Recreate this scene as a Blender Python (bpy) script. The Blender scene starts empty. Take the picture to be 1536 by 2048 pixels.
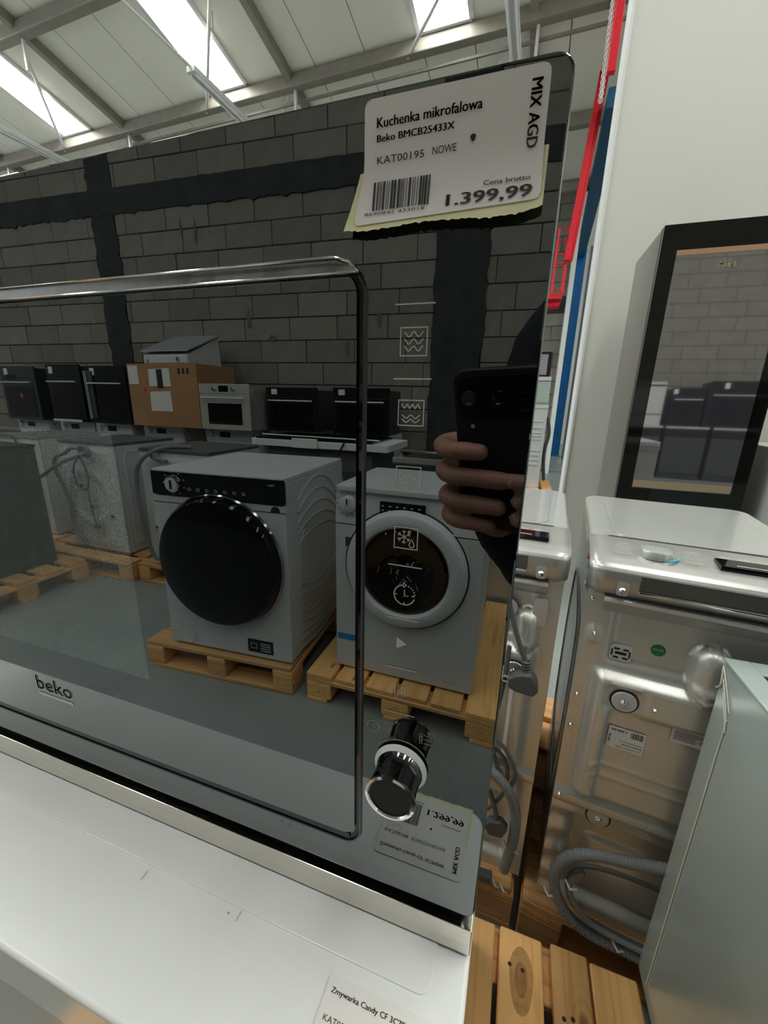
import bpy, bmesh, math, random
from mathutils import Vector, Matrix, Euler
random.seed(7)
PI = math.pi
S = bpy.context.scene
C = S.collection

# ------------------------------------------------------------------ camera
cam_d = bpy.data.cameras.new('camera')
cam = bpy.data.objects.new('camera', cam_d); C.objects.link(cam); S.camera = cam
cam_d.sensor_fit = 'VERTICAL'; cam_d.sensor_height = 36.0; cam_d.lens = 801.5/2048*36.0
cam_d.clip_start = 0.002; cam_d.clip_end = 100
RX = Vector((0.94703579, 0.32028901, 0.02319847))
RY = Vector((0.10683476, -0.24611667, -0.96333427))
RZ = Vector((-0.30283585, 0.91479043, -0.26729929))
CAMP = Vector((-0.0037, -0.1844, 1.338))
cam.matrix_world = Matrix.Translation(CAMP) @ Matrix((RX, -RY, -RZ)).transposed().to_4x4()

# ------------------------------------------------------------------ world, exposure
S.view_settings.view_transform = 'Standard'; S.view_settings.look = 'None'
S.view_settings.gamma = 1; S.view_settings.use_curve_mapping = False
S.view_settings.exposure = 0.72
W = bpy.data.worlds.new('world'); S.world = W; W.use_nodes = True
W.node_tree.nodes['Background'].inputs[0].default_value = (0.86, 0.93, 1.0, 1)
W.node_tree.nodes['Background'].inputs[1].default_value = 1.0
SKY_L = 10.0       # daylight behind the translucent roof lights
S.cycles.max_bounces = 8; S.cycles.diffuse_bounces = 4; S.cycles.glossy_bounces = 5
S.cycles.sample_clamp_indirect = 6.0; S.cycles.use_denoising = True
S.cycles.caustics_reflective = False; S.cycles.caustics_refractive = False

# ------------------------------------------------------------------ materials
def mat(name, col, rough=0.5, metal=0.0, ior=1.45, spec=0.5, noise=0.0, scale=8.0, bump=0.0, bscale=60.0,
        coat=0.0, rnd=0.0, emit=0.0, rvar=0.0, stretch=(1, 1, 1), alpha=1.0, trans=0.0, aniso=0.0):
    m = bpy.data.materials.new(name); m.use_nodes = True
    nt = m.node_tree; N = nt.nodes; L = nt.links
    b = N['Principled BSDF']; I = b.inputs
    col = tuple(col) + ((1,) if len(col) == 3 else ())
    I['Base Color'].default_value = col; I['Roughness'].default_value = rough; I['Metallic'].default_value = metal
    I['IOR'].default_value = ior; I['Specular IOR Level'].default_value = spec
    I['Coat Weight'].default_value = coat; I['Coat Roughness'].default_value = 0.05
    I['Transmission Weight'].default_value = trans; I['Alpha'].default_value = alpha
    if emit:
        I['Emission Color'].default_value = col; I['Emission Strength'].default_value = emit
    tc = N.new('ShaderNodeTexCoord'); mp = N.new('ShaderNodeMapping'); L.new(tc.outputs['Object'], mp.inputs[0])
    mp.inputs['Scale'].default_value = stretch
    nz = N.new('ShaderNodeTexNoise'); nz.inputs['Scale'].default_value = scale; nz.inputs['Detail'].default_value = 6
    L.new(mp.outputs[0], nz.inputs['Vector'])
    src = None
    if noise or rnd:
        hs = N.new('ShaderNodeHueSaturation'); hs.inputs['Color'].default_value = col
        val = N.new('ShaderNodeMapRange'); val.inputs[1].default_value = 0.3; val.inputs[2].default_value = 0.7
        val.inputs[3].default_value = 1 - noise; val.inputs[4].default_value = 1 + noise
        L.new(nz.outputs['Fac'], val.inputs[0]); v = val.outputs[0]
        if rnd:
            oi = N.new('ShaderNodeObjectInfo'); r = N.new('ShaderNodeMapRange')
            r.inputs[3].default_value = 1 - rnd; r.inputs[4].default_value = 1 + rnd
            L.new(oi.outputs['Random'], r.inputs[0])
            mu = N.new('ShaderNodeMath'); mu.operation = 'MULTIPLY'; L.new(v, mu.inputs[0]); L.new(r.outputs[0], mu.inputs[1]); v = mu.outputs[0]
        L.new(v, hs.inputs['Value']); L.new(hs.outputs[0], I['Base Color'])
    if rvar:
        rr = N.new('ShaderNodeMapRange'); rr.inputs[1].default_value = .3; rr.inputs[2].default_value = .7
        rr.inputs[3].default_value = max(0, rough-rvar); rr.inputs[4].default_value = rough+rvar
        L.new(nz.outputs['Fac'], rr.inputs[0]); L.new(rr.outputs[0], I['Roughness'])
    if bump:
        n2 = N.new('ShaderNodeTexNoise'); n2.inputs['Scale'].default_value = bscale; n2.inputs['Detail'].default_value = 5
        L.new(mp.outputs[0], n2.inputs['Vector'])
        bp = N.new('ShaderNodeBump'); bp.inputs['Strength'].default_value = bump; bp.inputs['Distance'].default_value = 0.004
        L.new(n2.outputs['Fac'], bp.inputs['Height']); L.new(bp.outputs[0], I['Normal'])
    return m

def wood_mat(name, c1, c2, axis=1):
    m = bpy.data.materials.new(name); m.use_nodes = True
    nt = m.node_tree; N = nt.nodes; L = nt.links; b = N['Principled BSDF']; b.inputs['Roughness'].default_value = .7
    tc = N.new('ShaderNodeTexCoord'); oi = N.new('ShaderNodeObjectInfo')
    ad = N.new('ShaderNodeVectorMath'); ad.operation = 'ADD'
    sc = N.new('ShaderNodeVectorMath'); sc.operation = 'SCALE'; sc.inputs['Scale'].default_value = 7.3
    cb = N.new('ShaderNodeCombineXYZ')
    for k in range(3): L.new(oi.outputs['Random'], cb.inputs[k])
    L.new(cb.outputs[0], sc.inputs[0]); L.new(tc.outputs['Object'], ad.inputs[0]); L.new(sc.outputs[0], ad.inputs[1])
    # knots bend the grain
    kn = N.new('ShaderNodeTexVoronoi'); kn.inputs['Scale'].default_value = 1.0
    mk = N.new('ShaderNodeMapping'); s = [9, 9, 9]; s[axis] = 4.5; mk.inputs['Scale'].default_value = s
    L.new(ad.outputs[0], mk.inputs[0]); L.new(mk.outputs[0], kn.inputs['Vector'])
    kr = N.new('ShaderNodeMapRange'); kr.inputs[1].default_value = 0.0; kr.inputs[2].default_value = .33; kr.inputs[3].default_value = 1; kr.inputs[4].default_value = 0
    L.new(kn.outputs['Distance'], kr.inputs[0])
    mp = N.new('ShaderNodeMapping'); s = [55, 55, 55]; s[axis] = 2.2; mp.inputs['Scale'].default_value = s
    L.new(ad.outputs[0], mp.inputs[0])
    nz = N.new('ShaderNodeTexNoise'); nz.inputs['Scale'].default_value = 1; nz.inputs['Detail'].default_value = 4; nz.inputs['Distortion'].default_value = .6
    L.new(mp.outputs[0], nz.inputs['Vector'])
    # rings around a knot
    rg = N.new('ShaderNodeMath'); rg.operation = 'MULTIPLY'; rg.inputs[1].default_value = 60; L.new(kn.outputs['Distance'], rg.inputs[0])
    sn = N.new('ShaderNodeMath'); sn.operation = 'SINE'; L.new(rg.outputs[0], sn.inputs[0])
    m1 = N.new('ShaderNodeMath'); m1.operation = 'MULTIPLY'; L.new(sn.outputs[0], m1.inputs[0]); L.new(kr.outputs[0], m1.inputs[1])
    m2 = N.new('ShaderNodeMath'); m2.operation = 'MULTIPLY_ADD'; m2.inputs[1].default_value = .15; L.new(m1.outputs[0], m2.inputs[0]); L.new(nz.outputs['Fac'], m2.inputs[2])
    cr = N.new('ShaderNodeValToRGB'); e = cr.color_ramp.elements
    e[0].position = .28; e[0].color = (*c2, 1); e[1].position = .52; e[1].color = (*c1, 1)
    L.new(m2.outputs[0], cr.inputs[0])
    # dark heart of the knot
    kd = N.new('ShaderNodeMapRange'); kd.inputs[1].default_value = .06; kd.inputs[2].default_value = .12; kd.inputs[3].default_value = 0.45; kd.inputs[4].default_value = 1
    L.new(kn.outputs['Distance'], kd.inputs[0])
    rv = N.new('ShaderNodeMapRange'); rv.inputs[3].default_value = .78; rv.inputs[4].default_value = 1.12; L.new(oi.outputs['Random'], rv.inputs[0])
    mm = N.new('ShaderNodeMath'); mm.operation = 'MULTIPLY'; L.new(kd.outputs[0], mm.inputs[0]); L.new(rv.outputs[0], mm.inputs[1])
    hs = N.new('ShaderNodeHueSaturation'); L.new(cr.outputs[0], hs.inputs['Color']); L.new(mm.outputs[0], hs.inputs['Value'])
    L.new(hs.outputs[0], b.inputs['Base Color'])
    bp = N.new('ShaderNodeBump'); bp.inputs['Strength'].default_value = .3; bp.inputs['Distance'].default_value = .002
    L.new(nz.outputs['Fac'], bp.inputs['Height']); L.new(bp.outputs[0], b.inputs['Normal'])
    return m

white = mat('white_enamel', (.62, .63, .625), .28, noise=.02, bump=.02, bscale=200)
white_p = mat('white_plastic', (.64, .65, .65), .35, noise=.02)
topwhite = mat('white_laminate', (.84, .85, .83), .22, noise=.015, rvar=.03)
galv = mat('galvanised_sheet', (.66, .65, .62), .34, .60, noise=.05, scale=5, rvar=.05, bump=.05, bscale=25)
silver = mat('silver_paint', (.47, .47, .455), .30, .55, noise=.02, coat=.3)
silver_lid = mat('silver_lid', (.50, .515, .495), .2, .25, noise=.02, coat=.5)
brushed = mat('brushed_steel', (.70, .66, .60), .16, 1.0, noise=.06, scale=3, stretch=(1, 60, 60), rvar=.05)
brushedv = mat('brushed_steel_side', (.40, .385, .365), .36, .8, noise=.07, scale=3, stretch=(60, 60, 1), rvar=.06)
chrome = mat('chrome', (.82, .83, .84), .08, 1.0)
dchrome = mat('dark_chrome', (.30, .31, .33), .10, 1.0)
black = mat('black_plastic', (.012, .012, .013), .35)
blackgloss = mat('black_gloss', (.004, .004, .005), .04, ior=1.42)
cloth_black = mat('black_cloth', (.008, .009, .013), .9, bump=.3, bscale=300)
trouser = mat('dark_trousers', (.014, .015, .02), .9, bump=.3, bscale=300)
skin = mat('skin', (.42, .21, .15), .5, noise=.12, scale=30, bump=.15, bscale=250)
grey_hose = mat('grey_hose', (.20, .21, .215), .5, noise=.05)
cable = mat('grey_cable', (.11, .115, .12), .5)
plugm = mat('grey_plug', (.095, .10, .105), .5)
dark_grey = mat('dark_grey_paint', (.055, .062, .06), .45, noise=.05)
paper = mat('label_paper', (.80, .77, .74), .55, noise=.02)
yellow = mat('yellow_backing', (.74, .72, .42), .7, noise=.06, scale=60)
ink = mat('black_ink', (.02, .02, .022), .6)
print_w = mat('light_print', (.62, .60, .55), .5)
print_g = mat('pale_logo_print', (.72, .74, .74), .4)
red_dot = mat('red_sticker', (.75, .03, .05), .5)
green_dot = mat('green_sticker', (.02, .22, .05), .4)
blue_lbl = mat('blue_sticker', (.03, .24, .52), .4)
redp = mat('red_paint', (.75, .015, .03), .4)
bluep = mat('blue_paint', (.005, .17, .48), .4, noise=.05)
cardboard = mat('cardboard', (.42, .22, .10), .8, noise=.08, scale=5)
concrete = mat('poured_concrete', (.035, .040, .037), .9, noise=.25, scale=6, bump=.6, bscale=30)
mortar = mat('mortar', (.13, .125, .11), .95, noise=.1, bump=.4)
blockm = mat('aerated_block', (.225, .212, .18), .95, noise=.10, scale=5, rnd=.14, bump=.35, bscale=90)
partition = mat('partition_white', (.80, .80, .74), .55, noise=.015, scale=1)
edgewhite = mat('partition_edge', (.88, .90, .90), .4)
ceilm = mat('ceiling_sandwich_panel', (.88, .86, .76), .5, noise=.02, scale=1)
steelgrey = mat('roof_steel', (.30, .275, .235), .55, .2, noise=.08)
tubew = mat('lamp_housing', (.75, .76, .75), .3, .2)
film = mat('film_covered_steel', (.56, .66, .64), .26, .40, noise=.02, scale=1.5, rvar=.015, coat=.25)
filme = mat('bright_crease', (.85, .84, .76), .3, .3)
copper = mat('copper_trim', (.80, .48, .33), .35, .7)
cream_metal = mat('cream_steel', (.55, .55, .47), .3, .3)
skyl = mat('translucent_roof_light', (.98, 1.0, .95), .5, emit=SKY_L)
glint_m = mat('glint_metal', (.45, .46, .48), .25, .9, noise=.2, scale=10)
foam = mat('polystyrene', (.80, .80, .78), .8)
tinted = mat('tinted_door_glass', (.045, .043, .060), .03, ior=5.0, noise=.0)
tinted_b = mat('black_door_border', (.004, .005, .004), .05, ior=1.5)
woodm = wood_mat('pallet_wood', (.98, .56, .21), (.76, .38, .12), 1)
woodx = wood_mat('pallet_wood_cross', (.78, .44, .18), (.50, .25, .09), 0)

def floor_mat():
    m = mat('concrete_floor', (.26, .285, .275), .32, noise=.12, scale=1.4, rvar=.08)
    return m
floorm = floor_mat()

def mirror_glass(name, dots=False):
    m = bpy.data.materials.new(name); m.use_nodes = True; nt = m.node_tree; N = nt.nodes; L = nt.links
    b = N['Principled BSDF']; b.inputs['Base Color'].default_value = (.0006, .0006, .0006, 1)
    b.inputs['Roughness'].default_value = 0.0; b.inputs['IOR'].default_value = 2.5; b.inputs['Specular Tint'].default_value = (.90, .98, 1.0, 1)
    if dots:
        tc = N.new('ShaderNodeTexCoord'); mp = N.new('ShaderNodeMapping'); L.new(tc.outputs['Object'], mp.inputs[0])
        mp.inputs['Rotation'].default_value = (0, math.radians(45), 0)
        sx = N.new('ShaderNodeSeparateXYZ'); L.new(mp.outputs[0], sx.inputs[0])
        outs = []
        for k in ('X', 'Z'):
            mu = N.new('ShaderNodeMath'); mu.operation = 'MULTIPLY'; mu.inputs[1].default_value = 2*PI/0.00125
            L.new(sx.outputs[k], mu.inputs[0]); sn = N.new('ShaderNodeMath'); sn.operation = 'COSINE'; L.new(mu.outputs[0], sn.inputs[0]); outs.append(sn)
        ad = N.new('ShaderNodeMath'); ad.operation = 'ADD'; L.new(outs[0].outputs[0], ad.inputs[0]); L.new(outs[1].outputs[0], ad.inputs[1])
        cr = N.new('ShaderNodeValToRGB'); e = cr.color_ramp.elements
        e[0].position = .45; e[0].color = (.19, .225, .225, 1); e[1].position = .62; e[1].color = (.001, .001, .001, 1)
        mr = N.new('ShaderNodeMapRange'); mr.inputs[1].default_value = -2; mr.inputs[2].default_value = 2
        L.new(ad.outputs[0], mr.inputs[0]); L.new(mr.outputs[0], cr.inputs[0]); L.new(cr.outputs[0], b.inputs['Base Color'])
    return m
glass = mirror_glass('black_mirror_glass')
glass_dots = mirror_glass('glass_over_perforated_screen', True)

# ------------------------------------------------------------------ mesh helpers
class MB:
    def __init__(s): s.v = []; s.f = []
    def add(s, vs, fs):
        o = len(s.v); s.v += [tuple(p) for p in vs]; s.f += [tuple(i+o for i in f) for f in fs]
    def quad(s, a, b, c, d): s.add([a, b, c, d], [(0, 1, 2, 3)])
    def box(s, x0, x1, y0, y1, z0, z1):
        s.add([(x0,y0,z0),(x1,y0,z0),(x1,y1,z0),(x0,y1,z0),(x0,y0,z1),(x1,y0,z1),(x1,y1,z1),(x0,y1,z1)],
              [(0,3,2,1),(4,5,6,7),(0,1,5,4),(1,2,6,5),(2,3,7,6),(3,0,4,7)])
    def prism(s, pts, y0, y1, axis='y'):
        # polygon in (a,b), extruded on axis from y0 to y1
        n = len(pts)
        def P(a, b, t): return {'y': (a, t, b), 'z': (a, b, t), 'x': (t, a, b)}[axis]
        vs = [P(a, b, y0) for a, b in pts] + [P(a, b, y1) for a, b in pts]
        fs = [tuple(range(n)), tuple(range(2*n-1, n-1, -1))]
        for i in range(n): j = (i+1) % n; fs.append((i, i+n, j+n, j))
        s.add(vs, fs)
    def cyl(s, c, r, h, axis='z', n=32, r2=None):
        r2 = r if r2 is None else r2
        s.lathe(c, [(0, 0), (r, 0), (r2, h), (0, h)], axis, n)
    def lathe(s, c, prof, axis='z', n=40):
        # prof: (radius, offset along axis)
        c = Vector(c); vs = []; fs = []; m = len(prof)
        for i in range(n):
            a = 2*PI*i/n; ca, sa = math.cos(a), math.sin(a)
            for r, h in prof:
                p = {'z': (r*ca, r*sa, h), 'y': (r*ca, h, r*sa), 'x': (h, r*ca, r*sa)}[axis]
                vs.append(c+Vector(p))
        for i in range(n):
            j = (i+1) % n
            for k in range(m-1):
                if prof[k][0] == 0: fs.append((i*m, j*m+k+1, i*m+k+1) if k == 0 else (i*m+k, j*m+k+1, i*m+k+1))
                elif prof[k+1][0] == 0: fs.append((i*m+k, j*m+k, i*m+k+1))
                else: fs.append((i*m+k, j*m+k, j*m+k+1, i*m+k+1))
        s.add(vs, fs)
    def tube(s, pts, r, n=10, closed=False, rib=0, ribp=0.006):
        P = [Vector(p) for p in pts]
        if rib:   # corrugated hose: resample finely
            Q = []
            for a, b in zip(P[:-1], P[1:]):
                k = max(1, int((b-a).length/(ribp/2)))
                Q += [a.lerp(b, i/k) for i in range(k)]
            P = Q+[P[-1]]
        vs = []; fs = []; up = Vector((0, 0, 1)); m = len(P); prev = None
        for i, p in enumerate(P):
            t = (P[min(i+1, m-1)]-P[max(i-1, 0)])
            if closed: t = P[(i+1) % m]-P[i-1]
            t = t.normalized() if t.length > 1e-9 else Vector((1, 0, 0))
            if prev is None:
                a = t.cross(up)
                if a.length < 1e-3: a = t.cross(Vector((1, 0, 0)))
            else:
                a = prev - t*prev.dot(t)
            a.normalize(); prev = a; b = t.cross(a)
            rr = r(i/(m-1)) if callable(r) else r
            if rib: rr *= (1 if i % 2 else 1-rib)
            for k in range(n):
                w = 2*PI*k/n; vs.append(p+(a*math.cos(w)+b*math.sin(w))*rr)
        for i in range(m-1 if not closed else m):
            j = (i+1) % m
            for k in range(n): l = (k+1) % n; fs.append((i*n+k, i*n+l, j*n+l, j*n+k))
        if not closed: fs.append(tuple(range(n-1, -1, -1))); fs.append(tuple((m-1)*n+k for k in range(n)))
        s.add(vs, fs)
    def bar(s, a, b, w, h=None):
        h = h or w; a = Vector(a); b = Vector(b); t = (b-a).normalized()
        u = t.cross(Vector((0, 0, 1)))
        if u.length < 1e-3: u = Vector((1, 0, 0))
        u.normalize(); v = u.cross(t).normalized()
        vs = []
        for p in (a, b):
            for i, j in ((-1, -1), (1, -1), (1, 1), (-1, 1)): vs.append(p+u*i*w/2+v*j*h/2)
        s.add(vs, [(0, 3, 2, 1), (4, 5, 6, 7), (0, 1, 5, 4), (1, 2, 6, 5), (2, 3, 7, 6), (3, 0, 4, 7)])
    def grid(s, fn, nu, nv):
        vs = [fn(i/nu, j/nv) for j in range(nv+1) for i in range(nu+1)]
        fs = [(j*(nu+1)+i, j*(nu+1)+i+1, (j+1)*(nu+1)+i+1, (j+1)*(nu+1)+i) for j in range(nv) for i in range(nu)]
        s.add(vs, fs)
    def mesh(s, name, m, bev=0, seg=2, smooth=True, angle=35):
        me = bpy.data.meshes.new(name); me.from_pydata(s.v, [], s.f); me.validate()
        bm = bmesh.new(); bm.from_mesh(me)
        bmesh.ops.recalc_face_normals(bm, faces=bm.faces)
        if bev:
            es = [e for e in bm.edges if len(e.link_faces) == 2 and e.calc_face_angle(0) > math.radians(30)]
            bmesh.ops.bevel(bm, geom=es, offset=bev, segments=seg, affect='EDGES', profile=.5, clamp_overlap=True)
        for f in bm.faces: f.smooth = smooth
        if smooth:
            for e in bm.edges:
                if len(e.link_faces) == 2 and e.calc_face_angle(0) > math.radians(angle): e.smooth = False
        bm.to_mesh(me); bm.free()
        if m: me.materials.append(m)
        return me
    def obj(s, name, m, parent=None, bev=0, seg=2, smooth=True, label=None, kind=None, angle=35):
        o = link(name, s.mesh(name, m, bev, seg, smooth, angle), parent, label, kind)
        if bev and smooth:
            w_ = o.modifiers.new('normals', 'WEIGHTED_NORMAL'); w_.keep_sharp = True; w_.weight = 100
        return o

def link(name, me, parent=None, label=None, kind=None):
    o = bpy.data.objects.new(name, me); C.objects.link(o)
    if parent: o.parent = parent
    if label: o['label'] = label
    if kind: o['kind'] = kind
    return o

def thing(name, label, cat, loc=(0, 0, 0), rz=0.0, group=None):
    o = bpy.data.objects.new(name, None); C.objects.link(o); o.empty_display_size = .1
    o.location = loc; o.rotation_euler = (0, 0, math.radians(rz)); o['label'] = label; o['category'] = cat
    if group: o['group'] = group
    return o
def tag(o, label, cat, group=None):
    o['label'] = label; o['category'] = cat
    if group: o['group'] = group
    return o
def bx(name, m, parent, x0, x1, y0, y1, z0, z1, bev=0, seg=2, label=None, kind=None):
    b = MB(); b.box(x0, x1, y0, y1, z0, z1); return b.obj(name, m, parent, bev, seg, label=label, kind=kind)
def rrect(x0, x1, z0, z1, r, n=6):
    pts = []
    for cx, cz, a0 in ((x1-r, z0+r, -90), (x1-r, z1-r, 0), (x0+r, z1-r, 90), (x0+r, z0+r, 180)):
        for k in range(n+1):
            a = math.radians(a0+90*k/n); pts.append((cx+r*math.cos(a), cz+r*math.sin(a)))
    return pts
def spline(P, n=8):
    P = [Vector(p) for p in P]; out = []
    for i in range(len(P)-1):
        p0 = P[max(i-1, 0)]; p1 = P[i]; p2 = P[i+1]; p3 = P[min(i+2, len(P)-1)]
        for k in range(n):
            t = k/n
            out.append(.5*((2*p1)+(p2-p0)*t+(2*p0-5*p1+4*p2-p3)*t*t+(3*p1-p0-3*p2+p3)*t**3))
    return out+[P[-1]]

_tc = {}
def text_data(s, bold=0.0, shear=0.0):
    key = (s, bold, shear)
    if key not in _tc:
        cu = bpy.data.curves.new('t', 'FONT'); cu.body = s; cu.size = 1; cu.offset = bold; cu.shear = shear; cu.resolution_u = 2
        o = bpy.data.objects.new('t', cu); me = bpy.data.meshes.new_from_object(o)
        vs = [tuple(v.co) for v in me.vertices]; fs = [tuple(p.vertices) for p in me.polygons]
        bpy.data.objects.remove(o); bpy.data.curves.remove(cu); bpy.data.meshes.remove(me)
        x0 = min(v[0] for v in vs); x1 = max(v[0] for v in vs); y0 = min(v[1] for v in vs); y1 = max(v[1] for v in vs)
        _tc[key] = ([((v[0]-x0)/(x1-x0), (v[1]-y0)/(y1-y0)) for v in vs], fs)
    return _tc[key]
def put_text(b, s, a0, a1, b0, b1, fn, bold=0.0, shear=0.0, rot=0):
    """text filling the rectangle a0..a1 x b0..b1 of the plane mapped by fn(a, b)"""
    vs, fs = text_data(s, 0.0, shear)
    if bold:      # heavier strokes: the same outline laid down three times, slightly apart
        e = bold*1.5*abs((b1-b0) if rot != -90 else (a1-a0))
        for k in (-1, 1):
            if rot == -90: put_text(b, s, a0, a1, b0+k*e, b1+k*e, fn, 0, shear, rot)
            else: put_text(b, s, a0+k*e, a1+k*e, b0, b1, fn, 0, shear, rot)
    if rot == 0: P = [fn(a0+(a1-a0)*u, b0+(b1-b0)*v) for u, v in vs]
    elif rot == -90: P = [fn(a0+(a1-a0)*v, b1-(b1-b0)*u) for u, v in vs]   # reads downwards
    elif rot == 180: P = [fn(a1-(a1-a0)*u, b1-(b1-b0)*v) for u, v in vs]
    b.add(P, fs)
def bars(b, a0, a1, b0, b1, fn, n=44, seed=1):
    r = random.Random(seed); x = a0; un = (a1-a0)/n
    while x < a1-un:
        w = un*r.choice((.6, .6, 1.2, 1.8)); b.quad(fn(x, b0), fn(x+w, b0), fn(x+w, b1), fn(x, b1)); x += w+un*r.choice((.6, .9, 1.4))
def line2(b, pts, w, fn, closed=False):
    """flat printed line of width w through 2-D points"""
    P = [Vector(p) for p in pts]; n = len(P); L_ = []; R_ = []
    for i, p in enumerate(P):
        if closed: t = P[(i+1) % n]-P[i-1]
        else: t = P[min(i+1, n-1)]-P[max(i-1, 0)]
        t = t.normalized() if t.length else Vector((1, 0)); q = Vector((-t.y, t.x))*w/2
        L_.append(fn(*(p+q))); R_.append(fn(*(p-q)))
    k = n if closed else n-1
    vs = L_+R_; b.add(vs, [(i, (i+1) % n, n+(i+1) % n, n+i) for i in range(k)])

# =================================================================== THE HALL
HX = Vector((math.cos(math.radians(1.7)), -math.sin(math.radians(1.7)), 0))
HY = Vector((math.sin(math.radians(1.7)), math.cos(math.radians(1.7)), 0))
EAVE = Vector((0.542, 8.687, 5.067)); TS = math.tan(math.radians(12))
def hp(a, b, dz=0.0):          # point on the ceiling plane, hall coordinates
    p = EAVE+HX*a+HY*b; return Vector((p.x, p.y, EAVE.z-TS*b+dz))
def hf(a, b, z): p = EAVE+HX*a+HY*b; return Vector((p.x, p.y, z))
XW, XE = -20.0, 9.0
b = MB(); b.box(-22, 12, -5.5, 16, -.12, 0); fl = b.obj('floor', floorm, kind='structure', smooth=False)
# ceiling of sandwich panels with roof lights
ceil = bpy.data.objects.new('ceiling', None); C.objects.link(ceil); ceil['kind'] = 'structure'
B0, B1 = 0.0, -13.3
def slab(a0, a1, b0, b1, t0, t1, name, m, par):
    q = MB(); vs = [hp(a0, b0, t0), hp(a1, b0, t0), hp(a1, b1, t0), hp(a0, b1, t0), hp(a0, b0, t1), hp(a1, b0, t1), hp(a1, b1, t1), hp(a0, b1, t1)]
    q.add(vs, [(0, 3, 2, 1), (4, 5, 6, 7), (0, 1, 5, 4), (1, 2, 6, 5), (2, 3, 7, 6), (3, 0, 4, 7)])
    return q.obj(name, m, par, smooth=False)
bay = -0.82-3.2*6; G = .006
while bay < XE-.2:
    for o0, o1 in ((0, .40), (.40, 1.12), (1.12, 1.86), (2.50, 3.2)):
        if bay+o0 > XW-1 : slab(bay+o0+G, bay+o1-G, B0, B1, 0, .08, 'ceiling_panel', ceilm, ceil)
    a0, a1 = bay+1.86, bay+2.50
    slab(a0+G, a1-G, B0, -2.9, 0, .08, 'ceiling_panel', ceilm, ceil)
    q = MB(); q.quad(hp(a0+.03, -2.95, .09), hp(a1-.03, -2.95, .09), hp(a1-.03, B1+2.8, .09), hp(a0+.03, B1+2.8, .09))  # stops short at the unseen rear to dim the back wall
    o = q.obj('roof_light', skyl, ceil, smooth=False)
    fr = MB()
    for u in (a0, a1): fr.bar(hp(u, -2.9, .02), hp(u, B1, .02), .05, .12)
    fr.bar(hp(a0, -2.9, .02), hp(a1, -2.9, .02), .05, .12); fr.bar(hp(a0, B1+2.8, .02), hp(a1, B1+2.8, .02), .05, .12)
    slab(a0+G, a1-G, B1+2.8, B1, 0, .08, 'ceiling_panel', ceilm, ceil)  # unseen rear fill, added to keep light off the back wall
    fr.obj('roof_light_frame', tubew, ceil, smooth=False)
    bay += 3.2
slab(XW-2, XE+2, B0+.2, B1-.2, .14, .2, 'roof_deck', ceilm, ceil)
# purlins and rafters of the roof frame
for bb in (-.08, -1.36, -2.82, -4.28, -5.74, -7.2, -8.66, -10.1, -11.6, -13.0):
    q = MB(); q.bar(hp(XW, bb, -.10), hp(XE, bb, -.10), .13, .15)
    o = q.obj('roof_beam', steelgrey, None, bev=.02); o['kind'] = 'structure'; o['label'] = 'grey steel roof beam running across under the ceiling panels'
    if bb == -2.82: q = MB(); q.bar(hp(XW, bb+.10, -.24), hp(XE, bb+.10, -.24), .03, .03); q.obj('bracing_bar', steelgrey, o)
for k in range(-5, 3):
    a = -.82+3.2*k
    q = MB(); q.bar(hp(a, B0, -.06), hp(a, B1, -.06), .09, .12)
    o = q.obj('roof_rafter', steelgrey, None, bev=.01); o['kind'] = 'structure'
    for bb in (-1.36, -2.82, -4.28, -5.74):
        q = MB(); q.bar(hp(a+.05, bb+.02, -.12), hp(a+.05, bb+.02, -.50), .035); q.obj('hanger', tubew, o)
        q = MB(); q.tube([hp(a-.02, bb, -.12), hp(a-1.5, bb+1.46, -.16)], .022, 8); q.obj('strut', tubew, o)
# hanging lamp rows
for i, xx in enumerate((-11.15, -7.67, -4.12, -.53)):
    lab = ['farthest left', 'second from the left', 'third from the left', 'farthest right'][i]
    t = thing('strip_lamp', f'white strip lamp row hanging under the ceiling, {lab} of the four rows', 'lamp', (xx, 4.7, 5.0), -1.7, 'strip lamps under the roof')
    bx('housing', tubew, t, -.06, .06, -.05, 3.2, 0, .06, .008)
    q = MB(); q.tube([(-.035, 0, -.012), (-.035, 3.1, -.012)], .013, 8); q.obj('lamp_tube', edgewhite, t)
    q = MB(); q.tube([(.035, 0, -.012), (.035, 3.1, -.012)], .013, 8); q.obj('lamp_tube', edgewhite, t)
    q = MB(); q.tube([(0, -6, .05), (0, 0, .05)], .014, 8); q.obj('conduit', tubew, t)
    for yy in (.4, 2.7): q = MB(); q.tube([(0, yy, .05), (0, yy, .05+.95-yy*.21)], .004, 5); q.obj('suspension_wire', steelgrey, t)

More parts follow.
